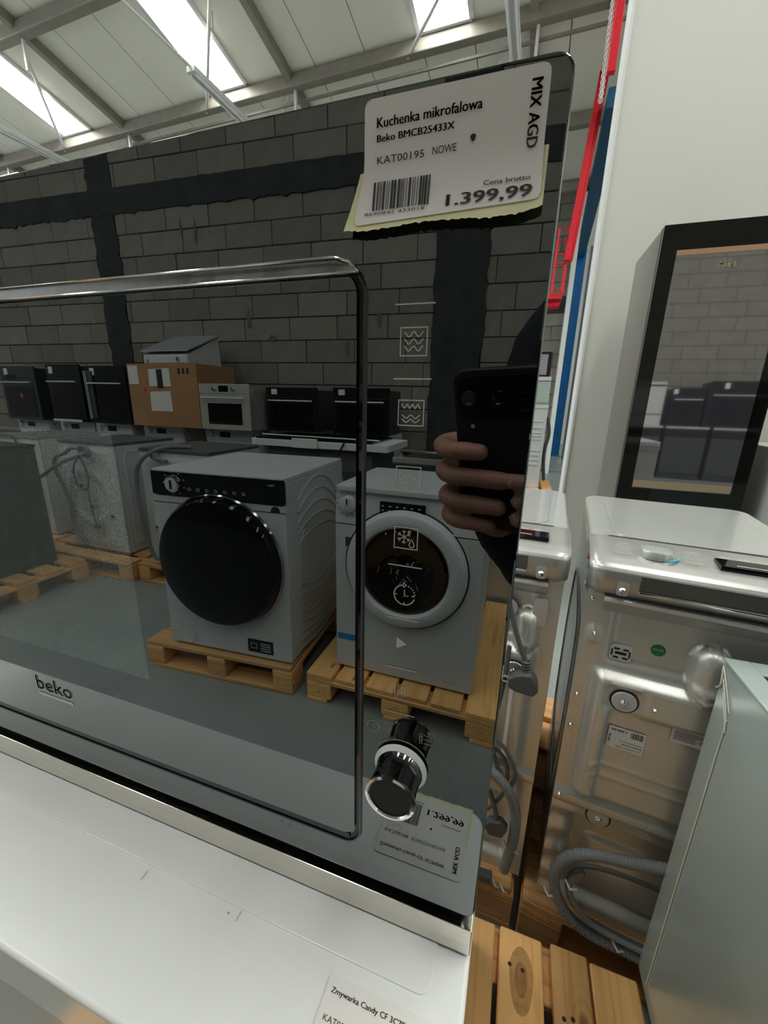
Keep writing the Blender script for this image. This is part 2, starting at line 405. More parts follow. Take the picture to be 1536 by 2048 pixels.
# block walls: every block a part of its wall
def block_wall(name, org, ux, n, L, rows, z0, x0, x1, skip, stuff_from=None, H=.25, BL=.60):
    """org + ux*a is the wall face; n points into the hall"""
    w = bpy.data.objects.new(name, None); C.objects.link(w); w['kind'] = 'structure'
    q = MB(); p0 = org+ux*x0-n*.03; p1 = org+ux*x1-n*.03; th = n*.2
    ztop = L
    vs = [p0, p1, p1-th, p0-th]; q.add([(v.x, v.y, 0) for v in vs]+[(v.x, v.y, ztop) for v in vs], [(0, 3, 2, 1), (4, 5, 6, 7), (0, 1, 5, 4), (1, 2, 6, 5), (2, 3, 7, 6), (3, 0, 4, 7)])
    q.obj('mortar_backing', mortar, w, smooth=False)
    metas = []
    for k in range(4):
        m_ = MB(); m_.box(0.004, BL-.004, -.04, 0, .004, H-.004); metas.append(m_.mesh('block', blockm, .006, 1))
    M = Matrix((ux, n, Vector((0, 0, 1)))).transposed().to_4x4()
    # local y must point into the hall: mesh spans y -.04..0 where 0 is the face
    rest = MB(); cnt = 0
    for r in range(rows):
        z = z0+r*H; off = (r % 2)*BL/2+.09*((r*7) % 3)
        a = x0+off-BL
        while a < x1:
            s0, s1 = max(a, x0), min(a+BL, x1); pieces = [(s0, s1)]
            for (k0, k1, kz0, kz1) in skip:
                if z+H*.5 > kz0 and z+H*.5 < kz1:
                    np_ = []
                    for (u0, u1) in pieces:
                        if k1 <= u0 or k0 >= u1: np_.append((u0, u1))
                        else:
                            if k0-u0 > .05: np_.append((u0, k0))
                            if u1-k1 > .05: np_.append((k1, u1))
                    pieces = np_
            for u0, u1 in pieces:
                if u1-u0 < .04: continue
                if cnt < 298 and (stuff_from is None or u0 < stuff_from):
                    o = link('block', metas[cnt % 4], w); cnt += 1
                    jit = random.uniform(-.004, .004)
                    p = org+ux*u0+n*jit; o.matrix_local = Matrix.Translation((p.x, p.y, z)) @ M @ Matrix.Diagonal((max(.05, (u1-u0)/BL), 1, 1, 1))
                else:
                    qa = org+ux*(u0+.004); qb = org+ux*(u1-.004); t_ = n*-.04
                    vs = [(v.x, v.y, zz) for zz in (z+.004, z+H-.004) for v in (qa, qb, qb+t_, qa+t_)]
                    rest.add(vs, [(0, 3, 2, 1), (4, 5, 6, 7), (0, 1, 5, 4), (1, 2, 6, 5), (2, 3, 7, 6), (3, 0, 4, 7)])
            a += BL
    if rest.v: rest.obj('block_rows', blockm, w, smooth=False, kind='stuff')
    return w
# wall behind the photographer (seen in the glass); origin at x=0
ub = Vector((math.cos(math.radians(-3)), math.sin(math.radians(-3)), 0)); nb = Vector((-ub.y, ub.x, 0))
WB = Vector((0, -4.45, 0))
colsx = [(-5.42, -5.06), (-1.02, -.50), (6.6, 7.0)]
skip = [(c0, c1, 0, 9) for c0, c1 in colsx]+[(-30, 1.4, 3.48, 3.76)]
wb = block_wall('wall_back', WB, ub, nb, 7.9, 17, .75, -9.2, 8.0, skip, stuff_from=.75)
def rough_strip(name, a0, a1, z0, z1, n, proud=.012):
    q = MB(); rnd = random.Random(int(a0*100)+int(z0*10)); top = []; bot = []
    vert = (z1-z0) > (a1-a0)
    if vert:
        L_ = [(a0+rnd.uniform(-.025, .02), z0+(z1-z0)*k/n) for k in range(n+1)]; R_ = [(a1+rnd.uniform(-.02, .03), z0+(z1-z0)*k/n) for k in range(n+1)]
    else:
        L_ = [(a0+(a1-a0)*k/n, z1+rnd.uniform(-.01, .01)) for k in range(n+1)]; R_ = [(a0+(a1-a0)*k/n, z0-abs(rnd.gauss(0, .018))) for k in range(n+1)]
    f_ = lambda a, z, d: tuple(WB+ub*a+nb*d+Vector((0, 0, z)))
    vs = [f_(a, z, proud) for a, z in L_]+[f_(a, z, proud) for a, z in R_]+[f_(a, z, -.05) for a, z in L_]+[f_(a, z, -.05) for a, z in R_]
    m = n+1; fs = []
    for k in range(n):
        fs += [(k, k+1, m+k+1, m+k), (k, 2*m+k, 2*m+k+1, k+1), (m+k, m+k+1, 3*m+k+1, 3*m+k)]
    q.add(vs, fs); return q.obj(name, concrete, wb, smooth=False)
for c0, c1 in colsx: rough_strip('concrete_column', c0, c1, 0, 7.8, 90)
rough_strip('ring_beam', -9.2, 1.4, 3.49, 3.75, 160, .014)
# squeezed-out mortar smears
for a, z, w_, h_ in ((-3.25, 2.25, .06, .25), (-3.9, 3.2, .05, .28), (-2.95, 2.02, .12, .10), (-4.1, 3.25, .04, .25), (-1.62, 2.2, .05, .22), (-2.0, 1.9, .07, .2), (-3.55, 1.5, .06, .25)):
    q = MB(); rn = random.Random(int(a*100)); pts = []
    for k in range(14):
        t = 2*PI*k/14; rr = rn.uniform(.6, 1.1); pts.append((a+w_*.5*rr*math.cos(t), z+h_*.5*rr*math.sin(t)))
    vs = [tuple(WB+ub*p[0]+nb*.006+Vector((0, 0, p[1]))) for p in pts]
    q.add(vs, [tuple(range(14))]); q.obj('mortar_smear', mortar, wb, smooth=False)
# far wall in front, left part up to the gateway
WF = hf(0, 0, 0); nf = -HY
wf = block_wall('wall_front', WF, HX, nf, 5.15, 20, .03, -2.7, .02, [(-9, 9, 3.0, 3.25), (-9, 9, 3.75, 3.9)])
q = MB(); q.add([tuple(WF+HX*a+nf*d+Vector((0, 0, z))) for z in (3.0, 3.25) for a, d in ((-2.7, .01), (.02, .01), (.02, -.05), (-2.7, -.05))],
                [(0, 3, 2, 1), (4, 5, 6, 7), (0, 1, 5, 4), (1, 2, 6, 5), (2, 3, 7, 6), (3, 0, 4, 7)]); q.obj('ring_beam', concrete, wf, smooth=False)
q = MB(); p0 = hf(XW, 0, 0); p1 = hf(-2.7, 0, 0); q.add([(p0.x, p0.y, 0), (p1.x, p1.y, 0), (p1.x, p1.y, 5.1), (p0.x, p0.y, 5.1)], [(0, 1, 2, 3)])
q.obj('wall_front_left', blockm, None, kind='structure', smooth=False)
# outer hall beyond the gateway
q = MB(); q.box(-3, 12, 15.6, 15.8, 0, 6); q.obj('wall_outer', partition, None, kind='structure', smooth=False)
q = MB(); q.box(-3, 12, 8.9, 15.8, 6, 6.1); q.obj('ceiling_outer', ceilm, None, kind='structure', smooth=False)
# side walls
for nm, a in (('wall_left', XW), ('wall_right', XE)):
    q = MB(); p0 = hf(a, .3, 0); p1 = hf(a, B1, 0); q.add([(p0.x, p0.y, 0), (p1.x, p1.y, 0), (p1.x, p1.y, 8.0), (p0.x, p0.y, 5.1)], [(0, 1, 2, 3)])
    q.obj(nm, partition, None, kind='structure', smooth=False)
# white partition wall to the right, with its bright end
pw = MB(); pw.box(.372, 8.6, 3.30, 3.50, 0, 6.4); o = pw.obj('wall_partition', partition, None, kind='structure', smooth=False)
bx('edge_profile', edgewhite, o, .358, .376, 3.285, 3.515, 0, 6.4, .003)
# gateway jamb, blue column and upper blue rail
o = bx('door_frame', edgewhite, None, .52, .60, 8.45, 8.70, 0, 5.1, .005); o['kind'] = 'structure'; o['label'] = 'white jamb of the gateway in the far wall'
t = thing('blue_column', 'tall blue steel column standing on the floor beyond the white gateway jamb', 'column', (.96, 11.7, 0), 0)
bx('post', bluep, t, -.17, .06, -.1, .1, 0, 4.95, .006)
bx('base_plate', steelgrey, t, -.25, .1, -.15, .15, 0, .02, .002)
for k in range(7): q = MB(); q.cyl((-.05, -.1, .6+k*.6), .015, -.012, 'y', 10); q.obj('bolt', black, t)
q = MB(); q.bar((-.32, -5.5, 4.85), (-.08, -.12, 4.85), .20); q.obj('rail', mat('shaded_blue', (.005, .08, .17), .5), t, label='blue overhead rail coloured darker as if in shade')  # the rail's shade is put into a darker blue
o = bx('grey_door_leaf', mat('grey_panel', (.18, .19, .20), .5), None, 1.04, 1.25, 11.0, 11.06, 0, 4.8, .004); o.name = 'door_1'; o['kind'] = 'structure'

# red lift boom with a railed cage and chain
t = thing('red_lift_boom', 'long red lifting boom sloping down to a railed red cage near the far wall', 'lift', (0, 0, 0))
for dx, w_ in ((.0, .045), (.045, .03)):
    q = MB(); q.bar((.475+dx, 6.5+dx, 5.30), (.335+dx, 6.5+dx, 3.25), w_, .07); q.obj('boom_beam', redp, t, bev=.008)
q = MB(); q.box(.365, .430, 4.50, 4.56, 4.10, 6.0); q.obj('hanging_mast', redp, t, bev=.006)
q = MB(); q.bar((.40, 4.53, 5.8), (.48, 6.5, 5.25), .05, .05); q.obj('linking_arm', redp, t)
cg = MB(); X0, X1, Y0, Y1, Z0_, Z1_ = .06, .34, 6.55, 7.0, 2.85, 3.66
for x in (X0, X1, (X0+X1)/2):
    for y in (Y0, Y1): cg.tube([(x, y, Z0_), (x, y, Z1_)], .014, 6)
for z in (Z0_+.05, Z0_+.5, Z1_):
    cg.tube([(X0, Y0, z), (X1, Y0, z), (X1, Y1, z), (X0, Y1, z)], .014, 6, closed=True)
cg.obj('cage_rails', redp, t)
bx('cage_floor', redp, t, X0, X1, Y0, Y1, Z0_-.06, Z0_, .004)
q = MB(); q.tube([(X0+.05, Y0+.1, Z0_-.12), (X1-.02, Y0+.1, Z0_-.12)], .05, 10); q.obj('cage_base_roll', redp, t)
ch = MB()
for k in range(60):
    f_ = k/60; p = Vector((.333, 4.50, 5.2)).lerp(Vector((.352, 4.62, 3.95)), f_)
    ring = [(p.x+.016*math.cos(w)*(k % 2), p.y+.024*math.sin(w)*.8, p.z+.016*math.cos(w)*((k+1) % 2)-.012*math.sin(w)) for w in [2*PI*i/8 for i in range(8)]]
    ch.tube(ring, .0055, 5, closed=True)
ch.obj('chain', edgewhite, t)

# =================================================================== PALLETS
def pallet(label, loc, rz, Lx, Ly, boards=5, axis='y', group='wooden pallets', cat='pallet', gaps=None, h=.144, tone=0):
    """corner at origin; top boards run along `axis`"""
    t = thing('wooden_pallet', label, cat, loc, rz, group)
    mt, mx = (woodm, woodx) if axis == 'y' else (woodx, woodm)
    rn = random.Random(len(label)*3+int(loc[0]*100))
    W_, L_ = (Lx, Ly) if axis == 'y' else (Ly, Lx)
    def B(n, m, a0, a1, b0, b1, z0, z1, bev=.003):
        if axis == 'y': bx(n, m, t, a0, a1, b0, b1, z0, z1, bev, 1)
        else: bx(n, m, t, b0, b1, a0, a1, z0, z1, bev, 1)
    if gaps is None:
        bw = [.125]*boards; tot = sum(bw); g = (W_-tot)/(boards-1); gaps = []; x = 0
        for w in bw: gaps.append((x, x+w)); x += w+g
    for a0, a1 in gaps: B('board', mt, a0, a1, rn.uniform(0, .008), L_-rn.uniform(0, .008), h-.022, h)
    for c in (0, .5, 1):
        b0 = (L_-.10)*c; B('cross_board', mx, 0, W_, b0, b0+.10, h-.044, h-.0225)
        for e in (0, .5, 1):
            a0 = (W_-.12)*e; B('block', mt, a0, a0+.12, b0, b0+.10, .0225, h-.0445, .004)
    for e in (0, .5, 1): a0 = (W_-.10)*e; B('foot_board', mt, a0, a0+.10, 0, L_, 0, .022)
    return t
# pallet under the dishwasher, boards pointing away from the camera
p0 = pallet('pale wooden pallet with knotted boards under the white dishwasher', (-.74, -.41, 0), 0, 1.10, .95,
       gaps=[(0, .13), (.15, .28), (.30, .42), (.435, .56), (.575, .70), (.712, .804), (.815, .907), (.926, 1.002), (1.007, 1.10)], group=None)
nailm = mat('nail', (.05, .025, .012), .7)
for x, y in ((.098, .47), (.125, .468), (.205, .42), (.222, .425), (.30, .42), (.315, .40), (.285, .36)):
    nl = MB(); nl.cyl((x+.74, y+.41, .1438), .0042, .0006, 'z', 10); nl.obj('nail_head', nailm, p0)
knotm = mat('knot_wood', (.42, .20, .07), .7, noise=.25, scale=120, stretch=(1, .4, 1)); knotr = mat('knot_ring', (.60, .32, .11), .7, noise=.15, scale=80)
for kx0, ky0, ra, rb in ((.122, .452, .013, .030), (.232, .255, .009, .016), (-.30, .3, .010, .02)):
    for f_, m_, dz in ((1.9, knotr, .0001), (1.0, knotm, .0002)):
        q = MB(); q.add([(kx0+.74+ra*f_*math.cos(w)*(1+.06*math.sin(3*w)), ky0+.41+rb*f_*math.sin(w), .144+dz) for w in [2*PI*i/24 for i in range(24)]], [tuple(range(24))]); q.obj('knot', m_, p0, smooth=False)
pallet('dark shaded wooden pallet under the left silver top loader', (-.70, .645, 0), -2, .805, .80, axis='x', group=None)
pallet('wooden pallet under the large silver top loader and its neighbour', (.120, .608, 0), -6, 1.20, .80, axis='x', group=None)
pallet('wooden pallet under the film covered appliance at the lower right', (.375, -.40, 0), 0, .80, .87, group=None)

# =================================================================== DISHWASHER
DT = .994
dw = thing('dishwasher', 'white dishwasher on a pallet with the black microwave standing on its top', 'dishwasher', (-.298, .2, 0))
dx, dy = .298, -.2
def D(x0, x1, y0, y1): return x0+dx, x1+dx, y0+dy, y1+dy
q = MB(); q.prism(rrect(-.720+dx, .0015+dx, -.097+dy, .50+dy, .012), DT-.042, DT, 'z'); q.obj('worktop', topwhite, dw, .003, 3)
q = MB(); q.prism(rrect(-.70+dx, -.0195+dx, -.0288+dy, .47+dy, .008), DT-.0005, DT+.0011, 'z'); q.obj('raised_field', topwhite, dw, .0010, 2)
a = D(-.717, -.001, -.05, .49); bx('cabinet', white, dw, *a, .16, DT-.042, .004)
a = D(-.717, -.001, -.060, -.0505); bx('control_panel', white_p, dw, *a, DT-.12, DT-.0425, .004)
a = D(-.715, -.003, -.060, -.0505); bx('door', white, dw, *a, .26, DT-.123, .005)
a = D(-.50, -.10, -.0725, -.0605); bx('door_handle', white_p, dw, *a, DT-.11, DT-.085, .004)
a = D(-.71, -.008, -.05, -.03); bx('plinth', white_p, dw, *a, .155, .159)
for fx in (-.66, -.04):
    for fy in (-.03, .45): q = MB(); q.cyl((fx+dx, fy+dy, .144), .02, .017, 'z', 16); q.obj('foot', black, dw)
q = MB()
for (x, y) in ((-.2335, -.033), (-.152, -.03)): q.quad((x+dx, y+dy, DT+.0013), (x+.0006+dx, y+dy, DT+.0013), (x+.0006+dx, y-.006+dy, DT+.0013), (x+dx, y-.006+dy, DT+.0013))
q.cyl((-.1600+dx, -.0335+dy, DT+.0001), .0008, .0002, 'z', 8)
q.obj('scratches', mat('scratch', (.35, .35, .34), .6), dw)
# price label lying on the worktop
lb = MB(); fT = lambda x, y: (x+dx, y+dy, DT+.0016)
lb.prism([(u+dx, v+dy) for u, v in rrect(-.0795, -.0108, -.0935, -.0375, .003)], DT+.0008, DT+.0014, 'z')
lab = lb.obj('price_label', paper, dw, smooth=False)
q = MB(); rn = random.Random(3)
pts = [(-.0812, -.068), (-.0812, -.094)]+[(-.0812+(.0731)*k/20, -.0963-rn.uniform(0, .0011)) for k in range(21)]+[(-.0081, -.088), (-.0095, -.066)]
q.prism([(u+dx, v+dy) for u, v in pts], DT+.0002, DT+.0007, 'z'); q.obj('yellow_backing', yellow, lab, smooth=False)
q = MB()
put_text(q, 'Zmywarka Candy CF 3C7F0W', -.0760, -.0240, -.0462, -.0428, fT, .012)
put_text(q, 'KAT00198', -.0757, -.0559, -.0572, -.0545, fT); put_text(q, 'POWYSTAWOWE', -.0526, -.0252, -.0572, -.0545, fT)
put_text(q, 'Cena brutto', -.0316, -.0156, -.0750, -.0732, fT); put_text(q, '1.299,99', -.0450, -.0142, -.0848, -.0788, fT, .03)
put_text(q, 'MIX AGD', -.0178, -.0142, -.0616, -.0422, fT, .03, rot=-90)
bars(q, -.0735, -.0500, -.0855, -.0665, fT, 44, 5); put_text(q, '8016361 998025', -.0755, -.0495, -.0880, -.0868, fT)
q.cyl((-.0395+dx, -.0683+dy, DT+.0014), .0009, .0003, 'z', 12)
q.obj('printed_text', ink, lab, smooth=False)

# =================================================================== MICROWAVE
mw = thing('microwave_oven', 'black glass built-in microwave with round knob standing on the white dishwasher', 'microwave', (-.2975, 0, .9955))
MX, MZ = .2975, -.9955
def P3(x, y, z): return (x+MX, y, z+MZ)
def MBX(n, m, par, x0, x1, y0, y1, z0, z1, bev=0, label=None): return bx(n, m, par, x0+MX, x1+MX, y0, y1, z0+MZ, z1+MZ, bev, label=label)
MBX('body', galv, mw, -.575, -.02, .030, .42, .9962, 1.442, .004)
q = MB(); q.prism([(u+MX, v+MZ) for u, v in rrect(-.5955, .0008, 1.0262, 1.4558, .007)], .0, .0052, 'y')
q.obj('front_glass', glass, mw, .0011, 3, smooth=False)
q = MB(); q.prism([(u+MX, v+MZ) for u, v in rrect(-.594, -.0008, 1.0285, 1.4548, .006)], .0054, .030, 'y')
q.obj('front_frame', dchrome, mw, .001)
MBX('shadow_gap', black, mw, -.592, -.003, .010, .030, 1.012, 1.0284)
q = MB(); q.prism([(u+MX, v+MZ) for u, v in rrect(-.5955, .0008, .9965, 1.0190, .001)], -.0025, .018, 'y'); q.obj('steel_strip', brushed, mw, .0008)
edge_dark = mat('dark_edge', (.10, .105, .11), .22, .9)
# door: slightly proud pane, chrome edge, wide bevel on top, black gap
q = MB(); q.prism([(u+MX, v+MZ) for u, v in rrect(-.532, -.0795, 1.0612, 1.3925, .009)], -.0015, -.0001, 'y')
door = q.obj('door_glass', glass, mw, 0, smooth=False)
def ring(prof, x0, x1, z0, z1, r, name, m, par, topk=1.0):
    """sweep profile (outward offset, y) round a rounded rectangle"""
    q = MB(); rows = []
    for off, y in prof: rows.append([(u+MX, y, v+MZ) for u, v in rrect(x0-off, x1+off, z0-off, z1+off*topk, r+max(off, 0), 8)])
    n = len(rows[0]); vs = [p for r_ in rows for p in r_]; fs = []
    for k in range(len(prof)-1):
        for i in range(n): j = (i+1) % n; fs.append((k*n+i, k*n+j, (k+1)*n+j, (k+1)*n+i))
    q.add(vs, fs); return q.obj(name, m, par, angle=25)
ring([(0, -.0001), (.0028, -.0006), (.0030, -.0001)], -.532, -.0795, 1.0578, 1.3915, .009, 'door_gap', blackgloss, door)
MBX('door_lower_gap', black, door, -.532, -.083, -.0012, -.0001, 1.0565, 1.0610)
ring([(.0030, -.0001), (.0033, -.0018), (.0042, -.0018), (.0050, -.0001)], -.532, -.0795, 1.0578, 1.3915, .009, 'door_edge', edge_dark, door)
q = MB()
pts = [(-.532, 1.3985), (-.088, 1.3985), (-.0815, 1.3960), (-.0782, 1.3918), (-.532, 1.3918)]
n = len(pts); q.add([P3(x, (-.0016 if z > 1.394 else -.0040) , z) for x, z in pts]+[P3(x, -.0001, z-.0002) for x, z in pts],
   [(0, 1, 2, 3, 4), (0, 4, 9, 5), (3, 2, 7, 8), (2, 1, 6, 7), (1, 0, 5, 6), (4, 3, 8, 9)])
q.obj('door_handle_bevel', mat('bevel_metal', (.30, .30, .30), .30, .9, noise=.2, scale=60, rvar=.06), door, label='bevelled metal grip along the top of the door')
q = MB(); q.tube([P3(-.532, -.0022, 1.3984), P3(-.09, -.0022, 1.3984), P3(-.083, -.0022, 1.3963), P3(-.0784, -.0022, 1.3918)], .0006, 6); q.obj('door_top_line', chrome, door)
q = MB(); q.tube([P3(-.532, -.0043, 1.3916), P3(-.0785, -.0043, 1.3916)], .0005, 6); q.obj('door_lower_line', chrome, door)
MBX('perforated_screen', glass_dots, door, -.532, -.2414, -.0016, -.00152, 1.1375, 1.3150)
fG = lambda x, z: P3(x, -.00022, z); fD = lambda x, z: P3(x, -.00175, z)
q = MB(); put_text(q, 'beko', -.3735, -.3315, 1.0935, 1.1065, fD, .03)
q.quad(fD(-.3735, 1.0875), fD(-.332, 1.0875), fD(-.332, 1.0903), fD(-.3735, 1.0903)); q.obj('brand_logo', print_g, door, smooth=False)
# printed symbols on the control side
ic = lambda name, fn: None
def symbol(name, draw):
    q = MB(); draw(q); return q.obj(name, print_w, mw, smooth=False)
cx = -.0528
for zz, w in ((1.3786, .0090), (1.3478, .0089), (1.2567, .0090), (1.2264, .0087), (1.1958, .0092), (1.1660, .0092)):
    symbol('divider_line', lambda q: q.quad(fG(cx-w, zz-.0003), fG(cx+w, zz-.0003), fG(cx+w, zz+.0003), fG(cx-w, zz+.0003)))
def frame(q, z0, z1, x0=-.0588, x1=-.0468): line2(q, [(x0, z0), (x1, z0), (x1, z1), (x0, z1)], .0007, fG, True)
def wave(q, z, a=.0010, per=2, x0=-.0572, x1=-.0484, w=.0005, tri=False):
    pts = []
    for k in range(41):
        t = k/40; v = math.cos(2*PI*per*t)
        if tri: v = 2*abs(2*((per*t) % 1)-1)-1
        pts.append((x0+(x1-x0)*t, z+a*v))
    line2(q, pts, w, fG)
def s1(q):
    frame(q, 1.3576, 1.3692)
    for z in (1.3664, 1.3635, 1.3606): wave(q, z)
def s2(q):
    frame(q, 1.3272, 1.3385); wave(q, 1.3358, .0011, 3.5, tri=True); wave(q, 1.3312, .0007); wave(q, 1.3293, .0007)
def s3(q):
    frame(q, 1.2966, 1.3079); zc = 1.3022
    line2(q, [(-.0555, zc+.0023), (-.0510, zc+.0021), (-.0493, zc+.0010), (-.0489, zc-.0008)], .0005, fG)
    line2(q, [(-.0570, zc+.0012), (-.0566, zc-.0008), (-.0550, zc-.0020), (-.0502, zc-.0022)], .0005, fG)
    q.add([fG(-.0565, zc+.0023), fG(-.0549, zc+.0033), fG(-.0549, zc+.0013)], [(0, 1, 2)]); q.add([fG(-.0490, zc-.0022), fG(-.0505, zc-.0012), fG(-.0505, zc-.0034)], [(0, 1, 2)])
def s4(q):
    frame(q, 1.2663, 1.2774); c = (-.0538, 1.2724)
    for k in range(6):
        a = PI/6+k*PI/3; d = (math.cos(a), math.sin(a)); e = (c[0]+d[0]*.0036, c[1]+d[1]*.0036); line2(q, [c, e], .0004, fG)
        for sg in (-1, 1):
            m_ = (c[0]+d[0]*.0022, c[1]+d[1]*.0022); a2 = a+sg*.8; line2(q, [m_, (m_[0]+math.cos(a2)*.0014, m_[1]+math.sin(a2)*.0014)], .00035, fG)
    dr = [(-.0497+.0014*math.sin(t)*(1 if math.cos(t) < 0 else (1-math.cos(t))), 1.2689-.0012*math.cos(PI-t)*1.2*(-1)) for t in [2*PI*i/20 for i in range(20)]]
    dr = [(-.0497, 1.2716), (-.0507, 1.2696), (-.0510, 1.2684), (-.0506, 1.2675), (-.0497, 1.2671), (-.0488, 1.2675), (-.0484, 1.2684), (-.0487, 1.2696)]
    line2(q, dr, .0004, fG, True)
def s5(q):
    c = (-.0524, 1.2405); R_ = .0056
    line2(q, [(c[0]+R_*math.cos(math.radians(a)), c[1]+R_*math.sin(math.radians(a))) for a in range(95, 350, 8)], .0006, fG)
    for a in range(10, 80, 14): q.add([fG(c[0]+R_*math.cos(math.radians(a))+.0004*math.cos(w), c[1]+R_*math.sin(math.radians(a))+.0004*math.sin(w)) for w in [i*PI/3 for i in range(6)]], [tuple(range(6))])
    line2(q, [(c[0], c[1]+.003), (c[0], c[1]-.0005), (c[0]+.0022, c[1]-.0003)], .0005, fG)
    line2(q, [(c[0]-.0010, c[1]+R_+.0012), (c[0]+.0010, c[1]+R_), (c[0]-.0008, c[1]+R_-.0013)], .0006, fG)
    for a in (180, 270, 0): line2(q, [(c[0]+R_*.7*math.cos(math.radians(a)), c[1]+R_*.7*math.sin(math.radians(a))), (c[0]+R_*math.cos(math.radians(a)), c[1]+R_*math.sin(math.radians(a)))], .0005, fG)
def s6(q): q.add([fG(-.0557, 1.2152), fG(-.0497, 1.2115), fG(-.0557, 1.2080)], [(0, 1, 2)])
def s7(q):
    for x in (-.0556, -.0517): line2(q, [(x, 1.1775), (x+.0018, 1.1775), (x+.0018, 1.1845), (x, 1.1845)], .0004, fG, True)
def s8(q):
    line2(q, [(-.0680+.0038*math.cos(t), 1.1525+.0038*math.sin(t)) for t in [2*PI*i/24 for i in range(24)]], .00035, fG, True)
    line2(q, [(-.0679, 1.1542), (-.0677, 1.1525), (-.0668, 1.1514)], .0003, fG)
    line2(q, [(-.0502+.0183*math.cos(math.radians(a)), 1.1293+.0183*math.sin(math.radians(a))) for a in range(42, 147, 6)], .0003, fG)
    for i in range(3): q.quad(fG(-.0375, 1.1553-i*.0028), fG(-.0329, 1.1553-i*.0028), fG(-.0329, 1.1556-i*.0028), fG(-.0375, 1.1556-i*.0028))
    for i in range(3): line2(q, [(-.0400, 1.1542-i*.0024), (-.0384, 1.1542-i*.0024), (-.0384, 1.1560-i*.0024), (-.0400, 1.1560-i*.0024)], .0003, fG, True)
def s9(q):
    line2(q, [(-.0576, 1.0755), (-.0473, 1.0755), (-.0473, 1.0800), (-.0500, 1.0820), (-.0576, 1.0820)], .0003, fG, True); line2(q, [(-.0540, 1.0770), (-.0498, 1.0770), (-.0498, 1.0803), (-.0540, 1.0803)], .00025, fG, True)
for n_, f_ in (('microwave_symbol', s1), ('grill_symbol', s2), ('combi_symbol', s3), ('defrost_symbol', s4), ('timer_symbol', s5), ('play_symbol', s6), ('pause_symbol', s7), ('knob_scale', s8), ('corner_symbol', s9)): symbol(n_, f_)
# rotary knob pointing out of the glass
kx, kz = -.0502, 1.1293
kn = MB(); kn.lathe(P3(kx, 0, kz), [(0, 0), (.0148, 0), (.0148, -.0022), (.0134, -.0040), (.0130, -.012), (.0134, -.0205)], 'y', 48)
knob = kn.obj('control_knob', dchrome, mw, label='polished black chrome rotary knob')
q = MB(); q.lathe(P3(kx, 0, kz), [(.0148, -.0012), (.0160, -.0014), (.0160, -.0022), (.0138, -.0042)], 'y', 48); q.obj('light_ring', mat('knob_ring', (.75, .76, .74), .4), knob)
q = MB(); q.lathe(P3(kx, 0, kz), [(.0134, -.0203), (.0143, -.0212), (.0143, -.0224), (.0128, -.0228), (.0122, -.0218)], 'y', 48); q.obj('chrome_rim', chrome, knob)
q = MB(); q.lathe(P3(kx, 0, kz), [(.0122, -.0219), (.0116, -.0214), (0, -.0213)], 'y', 48); q.obj('knob_cap', mat('knob_cap', (.018, .019, .018), .2, .3), knob)
# price label stuck on the upper right corner, lower half standing off
def curl(x, z): k = max(0, (1.433-z)/.028); return P3(x, -.0008-.0050*k*k, z)
def sheet(q, pts_l, pts_r, fn, nx=10):
    m_ = len(pts_l)
    vs = [fn(pts_l[j][0]+(pts_r[j][0]-pts_l[j][0])*i/nx, pts_l[j][1]+(pts_r[j][1]-pts_l[j][1])*i/nx) for j in range(m_) for i in range(nx+1)]
    q.add(vs, [(j*(nx+1)+i, j*(nx+1)+i+1, (j+1)*(nx+1)+i+1, (j+1)*(nx+1)+i) for j in range(m_-1) for i in range(nx)])
q = MB(); zs = [1.4528, 1.4522, 1.4510, 1.4490]+[1.4490-.0400*k/14 for k in range(1, 15)]+[1.4084]
def cr(z):   # rounded corners at the top and bottom
    t = max(0, (z-1.4498)/.003); u = max(0, (1.4112-z)/.0028); k = min(1, max(t, u)); return .0030*(1-math.sqrt(max(0, 1-k*k)))
L_ = [(-.0766-.0038*max(0, (1.4300-z)/.022)+cr(z), z) for z in zs]; R_ = [(-.0070+.0032*max(0, (1.4300-z)/.022)*.3-cr(z), z+(0 if z > 1.42 else .0022*(1.42-z)/.012)) for z in zs]
sheet(q, L_, R_, curl, 16)
pl = q.obj('price_label', paper, mw, smooth=True)
cu2 = lambda x, z: tuple(Vector(curl(x, z))+Vector((0, -.00025, 0))); cu3 = lambda x, z: tuple(Vector(curl(x, z))+Vector((0, .0003, 0)))
q = MB(); nx = 60; rn = random.Random(11); vs = []; rows = 8
for j in range(rows+1):
    for i in range(nx+1):
        t = i/nx; zt = 1.4285; zb = 1.4068-.0006*math.sin(9*t)+rn.uniform(-.0005, .0004)+(-.0003 if .55 < t < .8 else 0)*2-(.0022*(t > .9)*(t-.9)*-8)
        if j < rows: z = zt+(1.4072-zt)*j/rows
        else: z = zb
        k = j/rows; x = (-.0783-.0060*k)*(1-t)+(-.0052)*t; vs.append(cu3(x, z))
q.add(vs, [(j*(nx+1)+i, j*(nx+1)+i+1, (j+1)*(nx+1)+i+1, (j+1)*(nx+1)+i) for j in range(rows) for i in range(nx)])
q.obj('yellow_backing', yellow, pl)
q = MB()
put_text(q, 'Kuchenka mikrofalowa', -.0712, -.0300, 1.4428, 1.4462, cu2, .02); put_text(q, 'Beko BMCB25433X', -.0711, -.0400, 1.4381, 1.4405, cu2, .03)
put_text(q, 'KAT00195', -.0709, -.0514, 1.4306, 1.4332, cu2); put_text(q, 'NOWE', -.0481, -.0388, 1.4309, 1.4335, cu2)
put_text(q, 'Cena brutto', -.0274, -.0105, 1.4177, 1.4194, cu2, .01); put_text(q, '1.399,99', -.0410, -.0096, 1.4113, 1.4162, cu2, .035)
